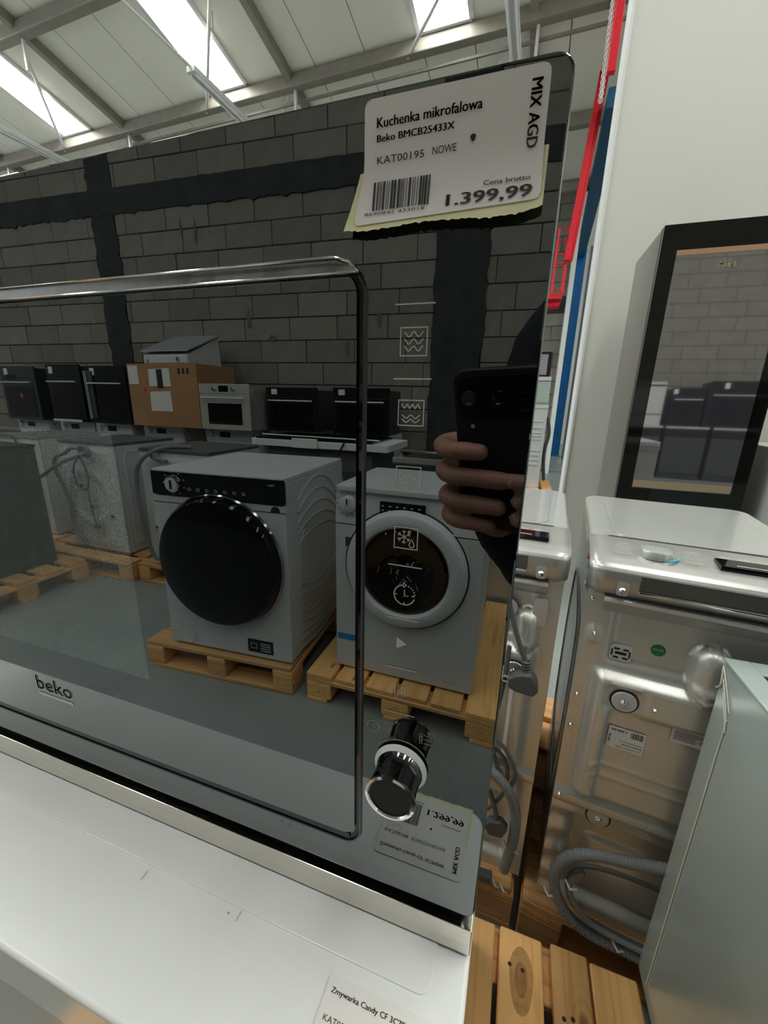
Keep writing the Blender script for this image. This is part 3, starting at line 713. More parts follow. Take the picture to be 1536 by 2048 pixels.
put_text(q, 'MIX AGD', -.0132, -.0094, 1.4280, 1.4484, cu2, .03, rot=-90)
bars(q, -.0720, -.0482, 1.4136, 1.4243, cu2, 46, 9); put_text(q, '8690842 433018', -.0752, -.0496, 1.4118, 1.4130, cu2)
q.add([cu2(-.0327+.0010*math.cos(w)*(1+.2*math.sin(3*w)), 1.4343+.0012*math.sin(w)) for w in [2*PI*i/14 for i in range(14)]], [tuple(range(14))])
q.obj('printed_text', ink, pl, smooth=False)

# =================================================================== TOP LOADING WASHERS (rear side towards us)
def top_loader(label, loc, rz, extras=True):
    """local: rear face on y=0 facing -y, u 0..WD, z from 0"""
    WD, DP = .405, .60
    t = thing('top_loading_washer', label, 'washing machine', loc, rz, 'silver top loading washers seen from behind')
    z0 = 0.0
    # embossed rear sheet as a height field: d>0 stands out
    def sm(a, b, x): k = min(1, max(0, (x-a)/(b-a))); return k*k*(3-2*k)
    def box_(u, z, u0, u1, za, zb, s): return sm(u0-s, u0+s, u)*(1-sm(u1-s, u1+s, u))*sm(za-s, za+s, z)*(1-sm(zb-s, zb+s, z))
    def capsule(u, z, uc, r, za, zb):
        zz = min(max(z, za), zb); d = math.hypot(u-uc, z-zz)/r; return math.sqrt(max(0, 1-d*d))
    def d_(u, z):      # z above the pallet
        d = 0
        d -= .010*box_(u, z, .055, .35, .695, .815, .008)                  # recessed upper field
        d += .026*box_(u, z, .040, .365, .36, .672, .012)*1.0               # big bulge
        d -= .010*box_(u, z, .072, .33, .36, .600, .007)
        d -= .008*box_(u, z, .060, .125, .60, .655, .009)
        d += .034*capsule(u, z, .218, .030, .695, .742)
        d += .030*capsule(u, z, .345, .026, .695, .742)
        d += .006*capsule(u, z, .024, .012, .74, .76)
        d += .003*box_(u, z, .057, .250, .428, .462, .0025)-.003*box_(u, z, .061, .246, .432, .458, .0015)
        d += .010*box_(u, z, -.02, .42, .315, .345, .006)                    # lip above the base opening
        d -= .026*box_(u, z, .045, .36, .035, .275, .012)
        d += .009*box_(u, z, .085, .33, .055, .215, .010)
        d += .004*math.sin(z*90)*box_(u, z, .0, .05, .0, .30, .01)
        return d
    H = .852; nu, nv = 90, 170
    q = MB(); q.grid(lambda a, b_: (WD*a, -d_(WD*a, H*b_), H*b_), nu, nv)
    q.obj('rear_panel', galv, t, angle=60)
    sd = MB(); sd.box(0, WD, .046, DP-.03, .005, H-.004); sd.box(0, .002, .001, .045, .005, H-.004); sd.box(WD-.002, WD, .001, .045, .005, H-.004); sd.obj('cabinet', silver, t, .004)
    fr = MB(); fr.prism([(x, z) for x, z in rrect(.006, WD-.006, .01, H-.06, .01)], DP-.03, DP-.012, 'y'); fr.obj('front_panel', silver, t, .004)
    # side swage
    for x, s in ((-.0004, -1), (WD+.0004, 1)):
        q = MB(); P = [(x, .05, .50), (x, .07, .66), (x, .13, .72), (x, .42, .72), (x, .50, .66), (x, .53, .50), (x, .50, .30), (x, .42, .22), (x, .13, .22), (x, .07, .30)]
        q.tube(spline(P+[P[0]], 6), .004, 6); q.obj('side_swage', silver, t)
    # header: rounded control box overhanging the rear
    h0, h1 = .838, .905
    q = MB()
    def hd(a, b_):
        # profile around y,z ; a runs over width with rounded corners
        x = -.006+(WD+.012)*a; e = min(a, 1-a)*(WD+.012); r_ = .028; rr = 0
        if e < r_: rr = r_-math.sqrt(max(0, r_*r_-(r_-e)**2))
        prof = [(.03, h0), (.000, h0), (-.012, h0+.012), (-.018, h0+.040), (-.018, h0+.056), (-.012, h1-.004), (-.004, h1), (.02, h1+.006), (.09, h1+.014), (.13, h1+.016)]
        k = b_*(len(prof)-1); i = min(int(k), len(prof)-2); f = k-i
        y = prof[i][0]+(prof[i+1][0]-prof[i][0])*f; z = prof[i][1]+(prof[i+1][1]-prof[i][1])*f
        return (x, y+rr*(1-b_*.6), z-rr*.25*b_)
    q.grid(hd, 60, 36); q.box(.003, WD-.003, .02, .12, h0, h1-.002)
    head = q.obj('control_header', silver, t, angle=50)
    bx('grip_slot', mat('slot_dark', (.13, .12, .11), .4, .4) if 'slot_dark' not in bpy.data.materials else bpy.data.materials['slot_dark'], head, .080, .33, -.0195, -.015, h0+.026, h0+.056, .004)
    bx('grip_lip', chrome, head, .080, .33, -.0225, -.016, h0+.020, h0+.0265, .002)
    for sx in (.054, .358):
        q = MB(); q.prism(rrect(sx-.010, sx+.010, h0+.010, h0+.038, .006), -.0192, -.017, 'y'); q.obj('screw_recess', galv, head)
        q = MB(); q.lathe((sx, 0, h0+.021), [(0, -.024), (.004, -.0235), (.0065, -.0205), (.0065, -.019)], 'y', 14); q.obj('screw', chrome, head)
    q = MB(); q.prism([(-.012, h0-.018), (-.020, h0-.006), (-.014, h0+.001), (.0, h0+.001), (.0, h0-.034)], .028, .375, 'x'); q.obj('rear_ledge', silver, t, .002)
    # lid and top deck
    q = MB(); q.prism(rrect(-.004, WD+.004, .128, DP+.004, .045, 8), h1-.028, h1+.010, 'z'); lid = q.obj('lid', silver_lid, t, .008, 3)
    q = MB(); q.prism(rrect(.045, WD-.045, .150, DP-.06, .05, 8), h1+.0085, h1+.0135, 'z'); q.obj('lid_field', silver_lid, lid, .003)
    q = MB(); q.box(0, WD, .10, DP-.01, H-.01, h1-.025); q.obj('top_frame', silver, t, .004)
    q = MB(); q.tube([(.004, .150, h1-.004), (.012, .134, h1+.010), (.035, .1285, h1+.0165), (WD-.035, .1285, h1+.0165), (WD-.012, .134, h1+.010), (WD-.004, .150, h1-.004)], .0018, 6); q.obj('lid_seam', dark_grey, head)
    # dial, display, print
    kx_, ky_ = .108, .055
    q = MB(); q.lathe((kx_, ky_, h1+.008), [(.030, 0), (.0285, .012), (.026, .015), (.012, .017), (0, .017)], 'z', 40); q.obj('program_dial', silver_lid, head); q = MB(); q.tube([(kx_+.037*math.cos(a), ky_+.037*math.sin(a), h1+.0115) for a in [-1.1+i*.12 for i in range(9)]], .0018, 6); q.obj('blue_arc', mat('blue_arc', (.05, .55, .75), .4), head) if 'blue_arc' not in bpy.data.materials else q.obj('blue_arc', bpy.data.materials['blue_arc'], head)
    q = MB(); fH = lambda x, y: (x, y, h1+.0095+(y-.02)*.10+.0022)
    for k in range(7):
        for s0, s1 in ((.035, .066), (.150, .180)): q.quad(fH(s0+k*.0015, .030+k*.0085), fH(s1, .030+k*.0085), fH(s1, .0312+k*.0085), fH(s0+k*.0015, .0312+k*.0085))
    q.obj('printed_scale', print_w, head, smooth=False)
    q = MB(); q.box(.205, .365, .030, .075, h1+.008, h1+.0165); q.obj('display', blackgloss, head, .001)
    q = MB()
    for k in range(5): q.quad(fH(.212+k*.03, .078), fH(.230+k*.03, .078), fH(.230+k*.03, .080), fH(.212+k*.03, .080))
    q.quad((.23, .040, h1+.0168), (.33, .040, h1+.0168), (.33, .043, h1+.0168), (.23, .043, h1+.0168)); q.obj('button_marks', print_w, head, smooth=False)
    # small screws and fittings
    for u, z in ((.009, .826), (.024, .752), (.012, .600), (.010, .520), (.145, .629), (.012, .335)):
        q = MB(); yy = -d_(u, z); q.lathe((u, yy, z), [(0, -.006), (.003, -.0055), (.0055, -.002), (.0055, .001)], 'y', 12); q.obj('screw', chrome, t)
    for u, z, m_ in ((.094, .626, mat('disc_cover', (.62, .64, .64), .4)), (.096, .302+.0, galv), (.33, .626, galv)):
        q = MB(); yy = -d_(u, z)-.002; q.lathe((u, yy, z), [(0, -.004), (.021, -.004), (.0225, -.002), (.0225, .0)], 'y', 32); o = q.obj('transit_cap', m_, t)
        q = MB(); q.lathe((u, yy-.004, z), [(0, -.006), (.004, -.005), (.0075, -.001), (.0075, 0)], 'y', 12); q.obj('cap_bolt', chrome, o)
        q = MB(); q.lathe((u, yy+.001, z), [(.0255, 0), (.0255, -.0015), (.022, -.0015)], 'y', 32); q.obj('cap_seal', black, o)
    q = MB(); ch_ = (.0758, .716)
    q.prism(rrect(ch_[0]-.020, ch_[0]+.020, ch_[1]-.017, ch_[1]+.017, .006), -d_(*ch_)-.006, -d_(*ch_)+.001, 'y'); v_ = q.obj('bolt_hole_cover', white_p, t, .001)
    for du, dz, w_, h_ in ((-.0075, .009, .010, .004), (.0085, .009, .010, .004), (0, 0, .020, .006), (-.0075, -.010, .010, .004), (.0085, -.010, .010, .004), (-.0155, 0, .003, .014), (.0155, 0, .003, .014)):
        q = MB(); yy = -d_(*ch_)-.0064; q.box(ch_[0]+du-w_/2, ch_[0]+du+w_/2, yy, yy+.002, ch_[1]+dz-h_/2, ch_[1]+dz+h_/2); q.obj('slot', black, v_)
    return t, d_
tl, dfun = top_loader('large silver top loader, round green PASS sticker on its embossed back', (.157, .638, .1445), -6)
# stickers on the back
def plate(par, name, m, u0, u1, z0, z1, y, r=.002): q = MB(); q.prism(rrect(u0, u1, z0, z1, r), y, y+.0006, 'y'); return q.obj(name, m, par, smooth=False)
q = MB(); yy = -dfun(.137, .738)-.0008; q.lathe((.137, yy, .738), [(0, 0), (.0125, 0), (.0125, .0015)], 'y', 28); o = q.obj('pass_sticker', green_dot, tl, smooth=False)
q = MB(); put_text(q, 'PASS', .1285, .1455, .7365, .7415, lambda a, b_: (a, yy-.0004, b_), .02); put_text(q, '2', .1358, .1382, .7305, .7342, lambda a, b_: (a, yy-.0004, b_)); q.obj('printed_text', paper, o, smooth=False)
yy = -.018
o = plate(tl, 'price_label', paper, .0785, .1435, .511, .562, yy-.001); f_ = lambda a, b_: (a, yy-.0014, b_)
q = MB(); put_text(q, '1.599,99', .0835, .1100, .5530, .5590, f_, .03, rot=180); bars(q, .1180, .1400, .545, .559, f_, 22, 4)
put_text(q, 'Pralka automatyczna', .1000, .1400, .5305, .5335, f_, .02, rot=180); put_text(q, 'KAT00171 NOWE', .1050, .1400, .5235, .5265, f_, .02, rot=180); put_text(q, 'Haier ładowana z góry', .0950, .1400, .5160, .5190, f_, .02, rot=180)
put_text(q, 'MIX AGD', .0805, .0840, .524, .543, f_, .03, rot=-90); q.obj('printed_text', ink, o, smooth=False)
o = plate(tl, 'rating_plate', paper, .181, .247, .567, .608, yy-.001)
q = MB(); put_text(q, 'Haier', .187, .210, .598, .605, f_, .05)
for k in range(7): q.quad(f_(.185, .5935-k*.0032), f_(.185+(.035 if k > 2 else .045), .5935-k*.0032), f_(.185+(.035 if k > 2 else .045), .5945-k*.0032), f_(.185, .5945-k*.0032))
put_text(q, 'CE', .226, .236, .577, .583, f_, .01); q.obj('printed_text', ink, o, smooth=False)
# hoses and cable of the large machine
q = MB(); q.tube(spline([(.262, -.045, .296), (.235, -.045, .288), (.16, -.045, .262), (.10, -.045, .245), (.055, -.045, .215), (.030, -.045, .165), (.032, -.045, .105), (.060, -.045, .045), (.11, -.045, .012), (.19, -.045, .010), (.255, -.045, .012)], 10), .0125, 12, rib=.10, ribp=.005)
q.obj('drain_hose', grey_hose, tl)
q = MB(); q.tube(spline([(.262, -.022, .205), (.243, -.022, .196), (.16, -.022, .192), (.10, -.022, .178), (.066, -.022, .150), (.060, -.030, .10), (.09, -.032, .045), (.16, -.036, .034), (.255, -.036, .034)], 8), .0050, 8); q.obj('power_cable', cable, tl)
q = MB(); q.tube(spline([(.255, -.052, .046), (.20, -.05, .040), (.12, -.05, .050), (.075, -.05, .090), (.060, -.045, .14), (.085, -.04, .175)], 8), .0065, 8); q.obj('supply_hose', grey_hose, tl)
for u, z in ((.022, .085), (.062, .135), (.175, .020), (.225, .030)):
    q = MB(); q.tube([(u-.012, -.05, z+.010), (u, -.060, z), (u+.014, -.05, z-.004)], .0028, 6); q.obj('hose_clip', white_p, tl)

tl2, df2 = top_loader('left silver top loader half hidden behind the glass, power plug hanging on its back', (-.290, .684, .1445), -4)
q = MB(); q.tube(spline([(.30, -.03, .80), (.318, -.035, .745), (.335, -.04, .700), (.352, -.045, .665)], 8), .0055, 10); cb = q.obj('power_cable', cable, tl2)
q = MB()
for k in range(5): q.lathe((.3525+k*.0012, -.045, .668-k*.006), [(.0058+k*.0006, 0), (.0095+k*.0006, -.0015), (.0095+k*.0006, -.003), (.0058+k*.0006, -.004)], 'z', 14)
q.obj('strain_relief', plugm, cb)
q = MB(); q.prism([(.350, .645), (.366, .648), (.378, .632), (.384, .612), (.375, .598), (.340, .600), (.322, .606), (.322, .628), (.336, .640)], -.068, -.036, 'y'); pg = q.obj('plug', plugm, cb, .005, 2)
for zz in (.623, .611): q = MB(); q.tube([(.323, -.052, zz), (.300, -.052, zz)], .0024, 8); q.obj('plug_pin', chrome, pg)
q = MB(); q.tube(spline([(.315, -.04, .69), (.314, -.045, .62), (.308, -.05, .55), (.300, -.05, .47), (.312, -.05, .40), (.335, -.05, .35)], 6), .0050, 8); q.tube(spline([(.29, -.045, .42), (.325, -.05, .415), (.345, -.05, .37), (.340, -.05, .30), (.31, -.05, .24)], 6), .0045, 8); q.tube(spline([(.28, -.05, .47), (.33, -.055, .44), (.362, -.055, .38), (.350, -.05, .31)], 6), .0045, 8); q.obj('cable_coil', cable, tl2)
q = MB(); q.tube(spline([(.26, -.06, .375), (.30, -.06, .372), (.345, -.06, .338), (.372, -.058, .280), (.378, -.055, .20), (.372, -.05, .12), (.366, -.05, .07)], 10), .0125, 12, rib=.08, ribp=.005); q.obj('drain_hose', grey_hose, tl2)
q = MB(); q.prism([(.318, .225), (.345, .235), (.362, .218), (.352, .190), (.322, .185), (.306, .205)], -.070, -.048, 'y'); pg2 = q.obj('plug', plugm, tl2, .004)
q = MB(); q.tube([(.335, -.058, .232), (.325, -.055, .265), (.310, -.05, .30)], .006, 8); q.obj('plug_cord', cable, pg2)
q = MB(); q.tube(spline([(.24, -.05, .028), (.30, -.055, .030), (.34, -.055, .035)], 6), .013, 10); q.obj('hose_end', dark_grey, tl2)
for u, z in ((.365, .155), (.385, .152), (.352, .015), (.372, .010)):
    q = MB(); q.tube([(u-.010, -.05, z+.010), (u, -.058, z), (u+.008, -.05, z-.012)], .003, 6); q.obj('hose_clip', white_p, tl2)
q = MB(); q.prism(rrect(.352, .382, .735, .800, .010), -.014, .002, 'y'); q.obj('hinge_boss', galv, tl2, .004)
q = MB(); q.lathe((.300, -.001, .762), [(0, -.004), (.020, -.004), (.022, -.002), (.022, 0)], 'y', 28); q.obj('hole_plug', white_p, tl2)
tl3, _ = top_loader('silver top loader at the right frame edge beyond the large one', (.655, .665, .1445), -6)
# price slip on the big lid, small red sticker on its side
q = MB(); q.prism([(.33, .175), (.40, .160), (.405, .23), (.345, .215)], .9192, .9198, 'z'); q.obj('paper_slip', paper, tl, smooth=False)
q = MB(); q.lathe((0, .13, .868), [(0, -.0015), (.008, -.0015), (.008, 0)], 'x', 14); q.obj('red_sticker', red_dot, tl, smooth=False)

# =================================================================== FILM COVERED APPLIANCE, lower right
fa = thing('film_covered_appliance', 'steel sided appliance under cloudy blue-green protective film, lower right corner', 'appliance', (.67, .28, .1445), 1.0)
q = MB(); q.prism(rrect(-.297, .30, -.40, .290, .004), 0, .7795, 'z'); q.obj('side_panel', film, fa, .003)
q = MB()
for x0, x1, y0, y1 in ((-.300, -.262, -.40, .293), (.262, .30, -.40, .293), (-.262, .262, .255, .293)): q.box(x0, x1, y0, y1, .7797, .7850)
q.obj('top_rim', film, fa, .002)
bx('open_top', mat('dark_interior', (.02, .012, .02), .5), fa, -.262, .262, -.40, .255, .7797, .7802)
bx('top_strip', edgewhite, fa, -.15, .28, .20, .23, .7803, .7860, .002)
q = MB(); q.tube([(-.2985, .2405, .03), (-.2985, .2405, .70)], .0014, 6); q.obj('film_crease', filme, fa)
q = MB()
for k in range(3): q.tube(spline([(-.2985, .288-.01*k, .772-.02*k), (-.2990, .262-.012*k, .745-.03*k), (-.2985, .240, .715-.02*k)], 5), .0012, 5)
q.tube(spline([(-.2985, .287, .768), (-.2995, .280, .740), (-.2985, .292, .725)], 5), .0016, 5); q.obj('torn_film_edge', filme, fa)

# =================================================================== WINE COOLER
wc = thing('wine_cooler', 'tall wine cooler with black framed tinted glass door beside the white wall', 'cooler', (.889, 2.50, 0), 0)
bx('cabinet', brushedv, wc, -.311, .311, .045, .58, .165, 2.232, .006)
bx('pallet_base', woodx, wc, -.32, .32, .0, .60, .0, .16, .004)
dr_ = bx('door_frame', tinted_b, wc, -.311, .311, -.004, .040, .17, 2.232, .003)
bx('door_edge', mat('door_edge_copper', (.42, .33, .29), .35, .8), wc, -.3125, -.309, .034, .047, .17, 2.23)
bx('door_pane', tinted, dr_, -.238, .245, -.0055, -.0045, .88, 2.10)
bx('top_trim', copper, dr_, -.238, .245, -.0075, -.0046, 2.088, 2.112)
bx('bottom_trim', mat('shelf_wood', (.36, .28, .17), .5), dr_, -.235, .24, -.0070, -.0046, .885, .925)
q = MB(); put_text(q, 'Haier', -.045, .035, 2.020, 2.055, lambda a, b_: (a, -.0075, b_), .03); q.obj('brand_logo', mat('gold_print', (.92, .84, .62), .4), dr_, smooth=False)

# =================================================================== STACK seen in the gap beside the glass
pallet('wooden pallet, upper of two, in the gap beside the glass edge', (-.35, 5.20, .144), 0, .80, .8, group=None)
pallet('wooden pallet, lower of two, in the gap beside the glass edge', (-.35, 5.20, 0), 0, .80, .8, group=None)
t = thing('white_washer_far', 'white washer with ribbed side on stacked pallets left of the blue column', 'washing machine', (.0, 5.28, .2885)); t.name = 'washing_machine'
bx('cabinet', white, t, -.30, .28, .0, .60, .0, 1.0, .008)
bx('lid', white_p, t, -.305, .285, -.005, .605, 1.0, 1.045, .008)
for k, z in enumerate((.30, .36, .42, .48, .62, .66, .70, .76, .84)): bx('rib', white, t, -.20, .24, -.008, -.001, z, z+.018, .003)
q = MB(); q.tube(spline([(.29, .1, .9), (.33, .05, .7), (.30, .05, .45), (.34, .08, .1)], 8), .02, 8); q.obj('drain_hose', dark_grey, t)
t = thing('wrapped_oven', 'glass fronted oven wrapped in clear film on top of the far white washer', 'oven', (.0, 5.30, 1.3345))
bx('body', galv, t, -.29, .275, .02, .55, 0, .33, .006); bx('front_film', mat('clear_film', (.45, .55, .52), .15, coat=1), t, -.29, .275, -.0, .019, .03, .28, .004)
bx('panel', white_p, t, -.29, .275, -.01, .019, .285, .33, .004); bx('dark_slot', black, t, .10, .115, -.008, -.001, .06, .26)
t = thing('framed_panel', 'dark framed grey panel leaning on top of the far wrapped oven', 'panel', (.0, 5.45, 1.666))
bx('frame', black, t, -.25, .26, 0, .03, 0, .30, .004); bx('pane', mat('violet_grey', (.33, .30, .33), .3), t, -.2, .215, -.004, -.001, .03, .27)
# ribbed washer beside the wine cooler
t = thing('ribbed_washer', 'grey ribbed side of a washer standing right of the wine cooler', 'washing machine', (1.60, 2.35, .145)); t.name = 'washing_machine'
bx('cabinet', mat('greyish_white', (.62, .63, .62), .3), t, -.30, .30, 0, .60, 0, 1.0, .01)  # cabinet in one even greyish white
q = MB()
for k in range(7):
    r_ = .14+.075*k; q.tube([(-.302+.6*0, -.004, 0)]+[( -.29+.02, -.004, .02)], .001, 4) if False else None
    q.tube([(-.30+.1+r_*.9*math.sin(a), -.004, .35+r_*math.cos(a)) for a in [i*PI/20 for i in range(11)] if -.2+r_*.9*math.sin(a) < .29 and .35+r_*math.cos(a) < .97], .007, 6)
q.obj('pressed_ribs', white, t)
bx('door_rim', white_p, t, -.29, -.20, -.03, -.001, .72, .76, .01)
pallet('wooden pallet under the ribbed washer right of the wine cooler', (1.26, 2.25, 0), 0, .70, .80, group=None)

# =================================================================== WASHERS SEEN IN THE GLASS (they stand behind the camera)
def front_loader(label, loc, rz, w, d, h, kind, group=None):
    """local: front on y=0 facing -y, centred in x, base z=0"""
    t = thing('washing_machine', label, 'washing machine', loc, rz, group)
    q = MB(); q.prism(rrect(-w/2, w/2, .012, h-.022, .006), .012, d, 'y'); q.obj('cabinet', white, t, .006)
    q = MB(); q.prism(rrect(-w/2, w/2, -.002, d, .02), h-.022, h, 'z'); q.obj('top', white_p, t, .004)
    for fx in (-w/2+.06, w/2-.06):
        for fy in (.06, d-.06): q = MB(); q.cyl((fx, fy, 0), .022, .013, 'z', 14); q.obj('foot', black, t)
    return t
def ribs(par, x, d, h, m):
    """curved pressed ribs on a side sheet"""
    for k in range(5):
        r_ = .17+.062*k; P = [(x, .10+(d-.2)*u, h*.44+math.sqrt(max(0, 1-((u-.45)/.75)**2))*r_+.04) for u in [i/12 for i in range(13)]]
        q = MB(); q.tube(P, .005, 6); q.obj('pressed_rib', m, par)
    for k in range(8):
        zz = h*.42-.048*k; P = [(x, .10+(d-.2)*u, zz-.055*math.sin(PI*u)*(1 if k < 6 else .5)) for u in [i/12 for i in range(13)]]
        q = MB(); q.tube(P, .005, 6); q.obj('pressed_rib', m, par)
    q = MB(); q.tube([(x, .10, h*.40), (x, .10, h*.62), (x, .16, h*.70)], .005, 6); q.obj('pressed_rib', m, par)
# big washer with the black door
w1, h1_ = .662, .880
t = front_loader('white washer with big round black door and black control panel', (-1.221, -1.1855, .1445), 176.3, w1, .655, h1_, 0)
q = MB(); q.prism(rrect(-w1/2, w1/2, .012, h1_-.118, .006), .0, .0118, 'y'); q.obj('front_panel', white, t, .003)
q = MB(); q.prism(rrect(-w1/2+.004, w1/2-.004, h1_-.112, h1_-.008, .004), -.006, .0118, 'y'); cp = q.obj('control_panel', blackgloss, t, .002)
q = MB(); q.prism(rrect(-w1/2, w1/2, h1_-.150, h1_-.147, .001), -.001, .001, 'y'); q.obj('panel_seam', dark_grey, t)
q = MB(); q.lathe((.205, -.006, h1_-.058), [(.040, 0), (.037, -.016), (.030, -.019), (0, -.019)], 'y', 36); dl = q.obj('program_dial', chrome, cp)
q = MB(); q.lathe((.205, -.0255, h1_-.058), [(.029, 0), (.029, -.002), (0, -.002)], 'y', 30); q.obj('dial_face', white_p, dl)
q = MB(); q.box(.200, .210, -.030, -.0278, h1_-.080, h1_-.040); q.obj('dial_pointer', black, dl)
q = MB(); f_ = lambda a, b_: (a, -.0066, b_)
for k in range(7): line2(q, [(.13-.045*k+.008*math.cos(a), h1_-.078+.006*math.sin(a)) for a in [i*PI/4 for i in range(8)]], .002, f_, True)
for k in range(8): q.quad(f_(.205+.055*math.cos(k*.7)-.004, h1_-.058+.05*math.sin(k*.7)), f_(.205+.055*math.cos(k*.7)+.006, h1_-.058+.05*math.sin(k*.7)), f_(.205+.055*math.cos(k*.7)+.006, h1_-.058+.05*math.sin(k*.7)+.003), f_(.205+.055*math.cos(k*.7)-.004, h1_-.058+.05*math.sin(k*.7)+.003))
put_text(q, 'Haier', -.285, -.255, h1_-.036, h1_-.026, f_, .03); q.obj('panel_print', print_g, cp, smooth=False)
zc = .478
q = MB(); q.lathe((0, 0, zc), [(.300, 0), (.305, -.012), (.300, -.040), (.288, -.055), (.25, -.066), (.15, -.074), (0, -.078)], 'y', 64); dr = q.obj('door', blackgloss, t, label='big round black glass door')
q = MB(); q.lathe((0, 0, zc), [(.306, .0), (.312, -.006), (.306, -.014), (.300, -.006)], 'y', 64); q.obj('door_ring', dchrome, dr)
q = MB(); q.lathe((.235, -.0005, .068), [(.050, 0), (.050, -.0022), (.047, -.0022), (.0465, -.0008), (0, -.0008)], 'y', 32); q.obj('filter_cover', white_p, t)
q = MB(); q.prism(rrect(-.235, -.103, .036, .104, .002), -.0012, .0, 'y'); st = q.obj('black_sticker', black, t, smooth=False)
q = MB(); f_ = lambda a, b_: (a, -.0016, b_)
for k in range(4): q.quad(f_(-.222, .048+.012*k), f_(-.170, .048+.012*k), f_(-.170, .052+.012*k), f_(-.222, .052+.012*k))
line2(q, [(-.120, .058), (-.150, .058), (-.150, .084), (-.120, .084)], .0035, f_, True); q.obj('sticker_print', print_g, st, smooth=False)
q = MB(); q.prism([(-.282+.022*math.cos(a), .733+.026*math.sin(a)) for a in [i*PI/10 for i in range(11)]], -.0012, 0, 'y'); q.obj('warranty_sticker', ink, t, smooth=False)
ribs(t, -w1/2-.0015, .655, h1_, white)
q = MB(); q.tube(spline([(-.30, .665, .80), (-.31, .70, .72), (-.30, .69, .62)], 6), .016, 8); q.obj('hose_connector', galv, t)
# second washer with dial and white ring door
w2, h2_ = .616, .858
t = front_loader('white washer with round dial, blue sticker and white ringed door', (-.394, -1.282, .1445), 180, w2, .50, h2_, 1)
q = MB(); q.prism(rrect(-w2/2, w2/2, .012, h2_-.165, .008), .0, .0118, 'y'); q.obj('front_panel', white, t, .004)
q = MB(); q.add([(-w2/2, -.002, h2_-.160), (w2/2, -.002, h2_-.160), (w2/2, .012, h2_-.035), (-w2/2, .012, h2_-.035), (-w2/2, .03, h2_-.160), (w2/2, .03, h2_-.160), (w2/2, .05, h2_-.023), (-w2/2, .05, h2_-.023)],
   [(0, 1, 2, 3), (4, 7, 6, 5), (0, 4, 5, 1), (1, 5, 6, 2), (2, 6, 7, 3), (3, 7, 4, 0)]); cp = q.obj('control_panel', white_p, t, .004)
q = MB(); q.lathe((.248, .004, h2_-.075), [(.036, 0), (.033, -.020), (.028, -.023), (0, -.023)], 'y', 32); dl = q.obj('program_dial', white_p, cp)
q = MB(); q.box(.2455, .2505, -.0215, -.0185, h2_-.075, h2_-.050); q.obj('dial_mark', ink, dl)
q = MB()
for k in range(13):
    a = k*2*PI/13; x, z = .248+.050*math.cos(a), h2_-.075+.050*math.sin(a); q.quad((x-.003, -.0015, z-.002), (x+.003, -.0015, z-.002), (x+.003, -.0005, z+.002), (x-.003, -.0005, z+.002))
q.obj('dial_print', dark_grey, cp, smooth=False)
q = MB(); q.box(-.073, .113, -.0035, .006, h2_-.112, h2_-.050); dp = q.obj('display', blackgloss, cp, .002)
q = MB()
for k in range(6):
    for j in range(3): q.quad((.095-.03*k, -.0040, h2_-.105+.018*j), (.105-.03*k, -.0040, h2_-.105+.018*j), (.105-.03*k, -.0040, h2_-.101+.018*j), (.095-.03*k, -.0040, h2_-.101+.018*j))
q.obj('display_print', print_g, dp, smooth=False)
q = MB(); q.prism([(.200, h2_-.165), (.150, h2_-.165), (.140, h2_-.140), (.205, h2_-.140)], -.010, -.001, 'y'); q.obj('drawer_latch', white_p, t, .003)
zc = .527
q = MB(); q.lathe((0, 0, zc), [(.256, .0), (.254, -.010), (.240, -.034), (.215, -.044), (.195, -.040), (.186, -.026), (.184, -.020)], 'y', 64); dr = q.obj('door_ring', white_p, t)
q = MB(); q.lathe((0, 0, zc), [(.186, -.022), (.172, -.030), (.12, -.024), (0, -.010)], 'y', 48); q.obj('door_glass', blackgloss, dr)
q = MB(); q.lathe((0, 0, zc), [(.262, .001), (.262, -.001), (.257, -.001)], 'y', 64); q.obj('door_gap', black, t)
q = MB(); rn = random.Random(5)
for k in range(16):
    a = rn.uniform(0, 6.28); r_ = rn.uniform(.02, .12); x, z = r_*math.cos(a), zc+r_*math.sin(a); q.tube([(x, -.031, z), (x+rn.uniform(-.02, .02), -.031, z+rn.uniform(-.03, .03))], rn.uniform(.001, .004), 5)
q.obj('glass_glints', glint_m, dr)  # bright slivers modelled as painted glints on the door glass
q = MB(); q.prism(rrect(.196, .300, .150, .180, .001), -.0012, 0, 'y'); q.obj('blue_sticker', blue_lbl, t, smooth=False)
q = MB(); q.prism(rrect(.225, .262, .600, .640, .001), -.0012, 0, 'y'); q.obj('grey_sticker', dark_grey, t, smooth=False)
q = MB(); q.prism(rrect(-.235, -.190, .046, .054, .003), -.002, 0, 'y'); q.obj('latch_notch', galv, t)
pallet('orange-brown wooden pallet under the washer with the black door', (-1.776, -2.325, 0), -4, .81, 1.20, axis='x', group=None)
pallet('wooden pallet under the washer with dial and blue sticker', (-.812, -2.192, 0), 0, .84, 1.0, boards=6, group=None)

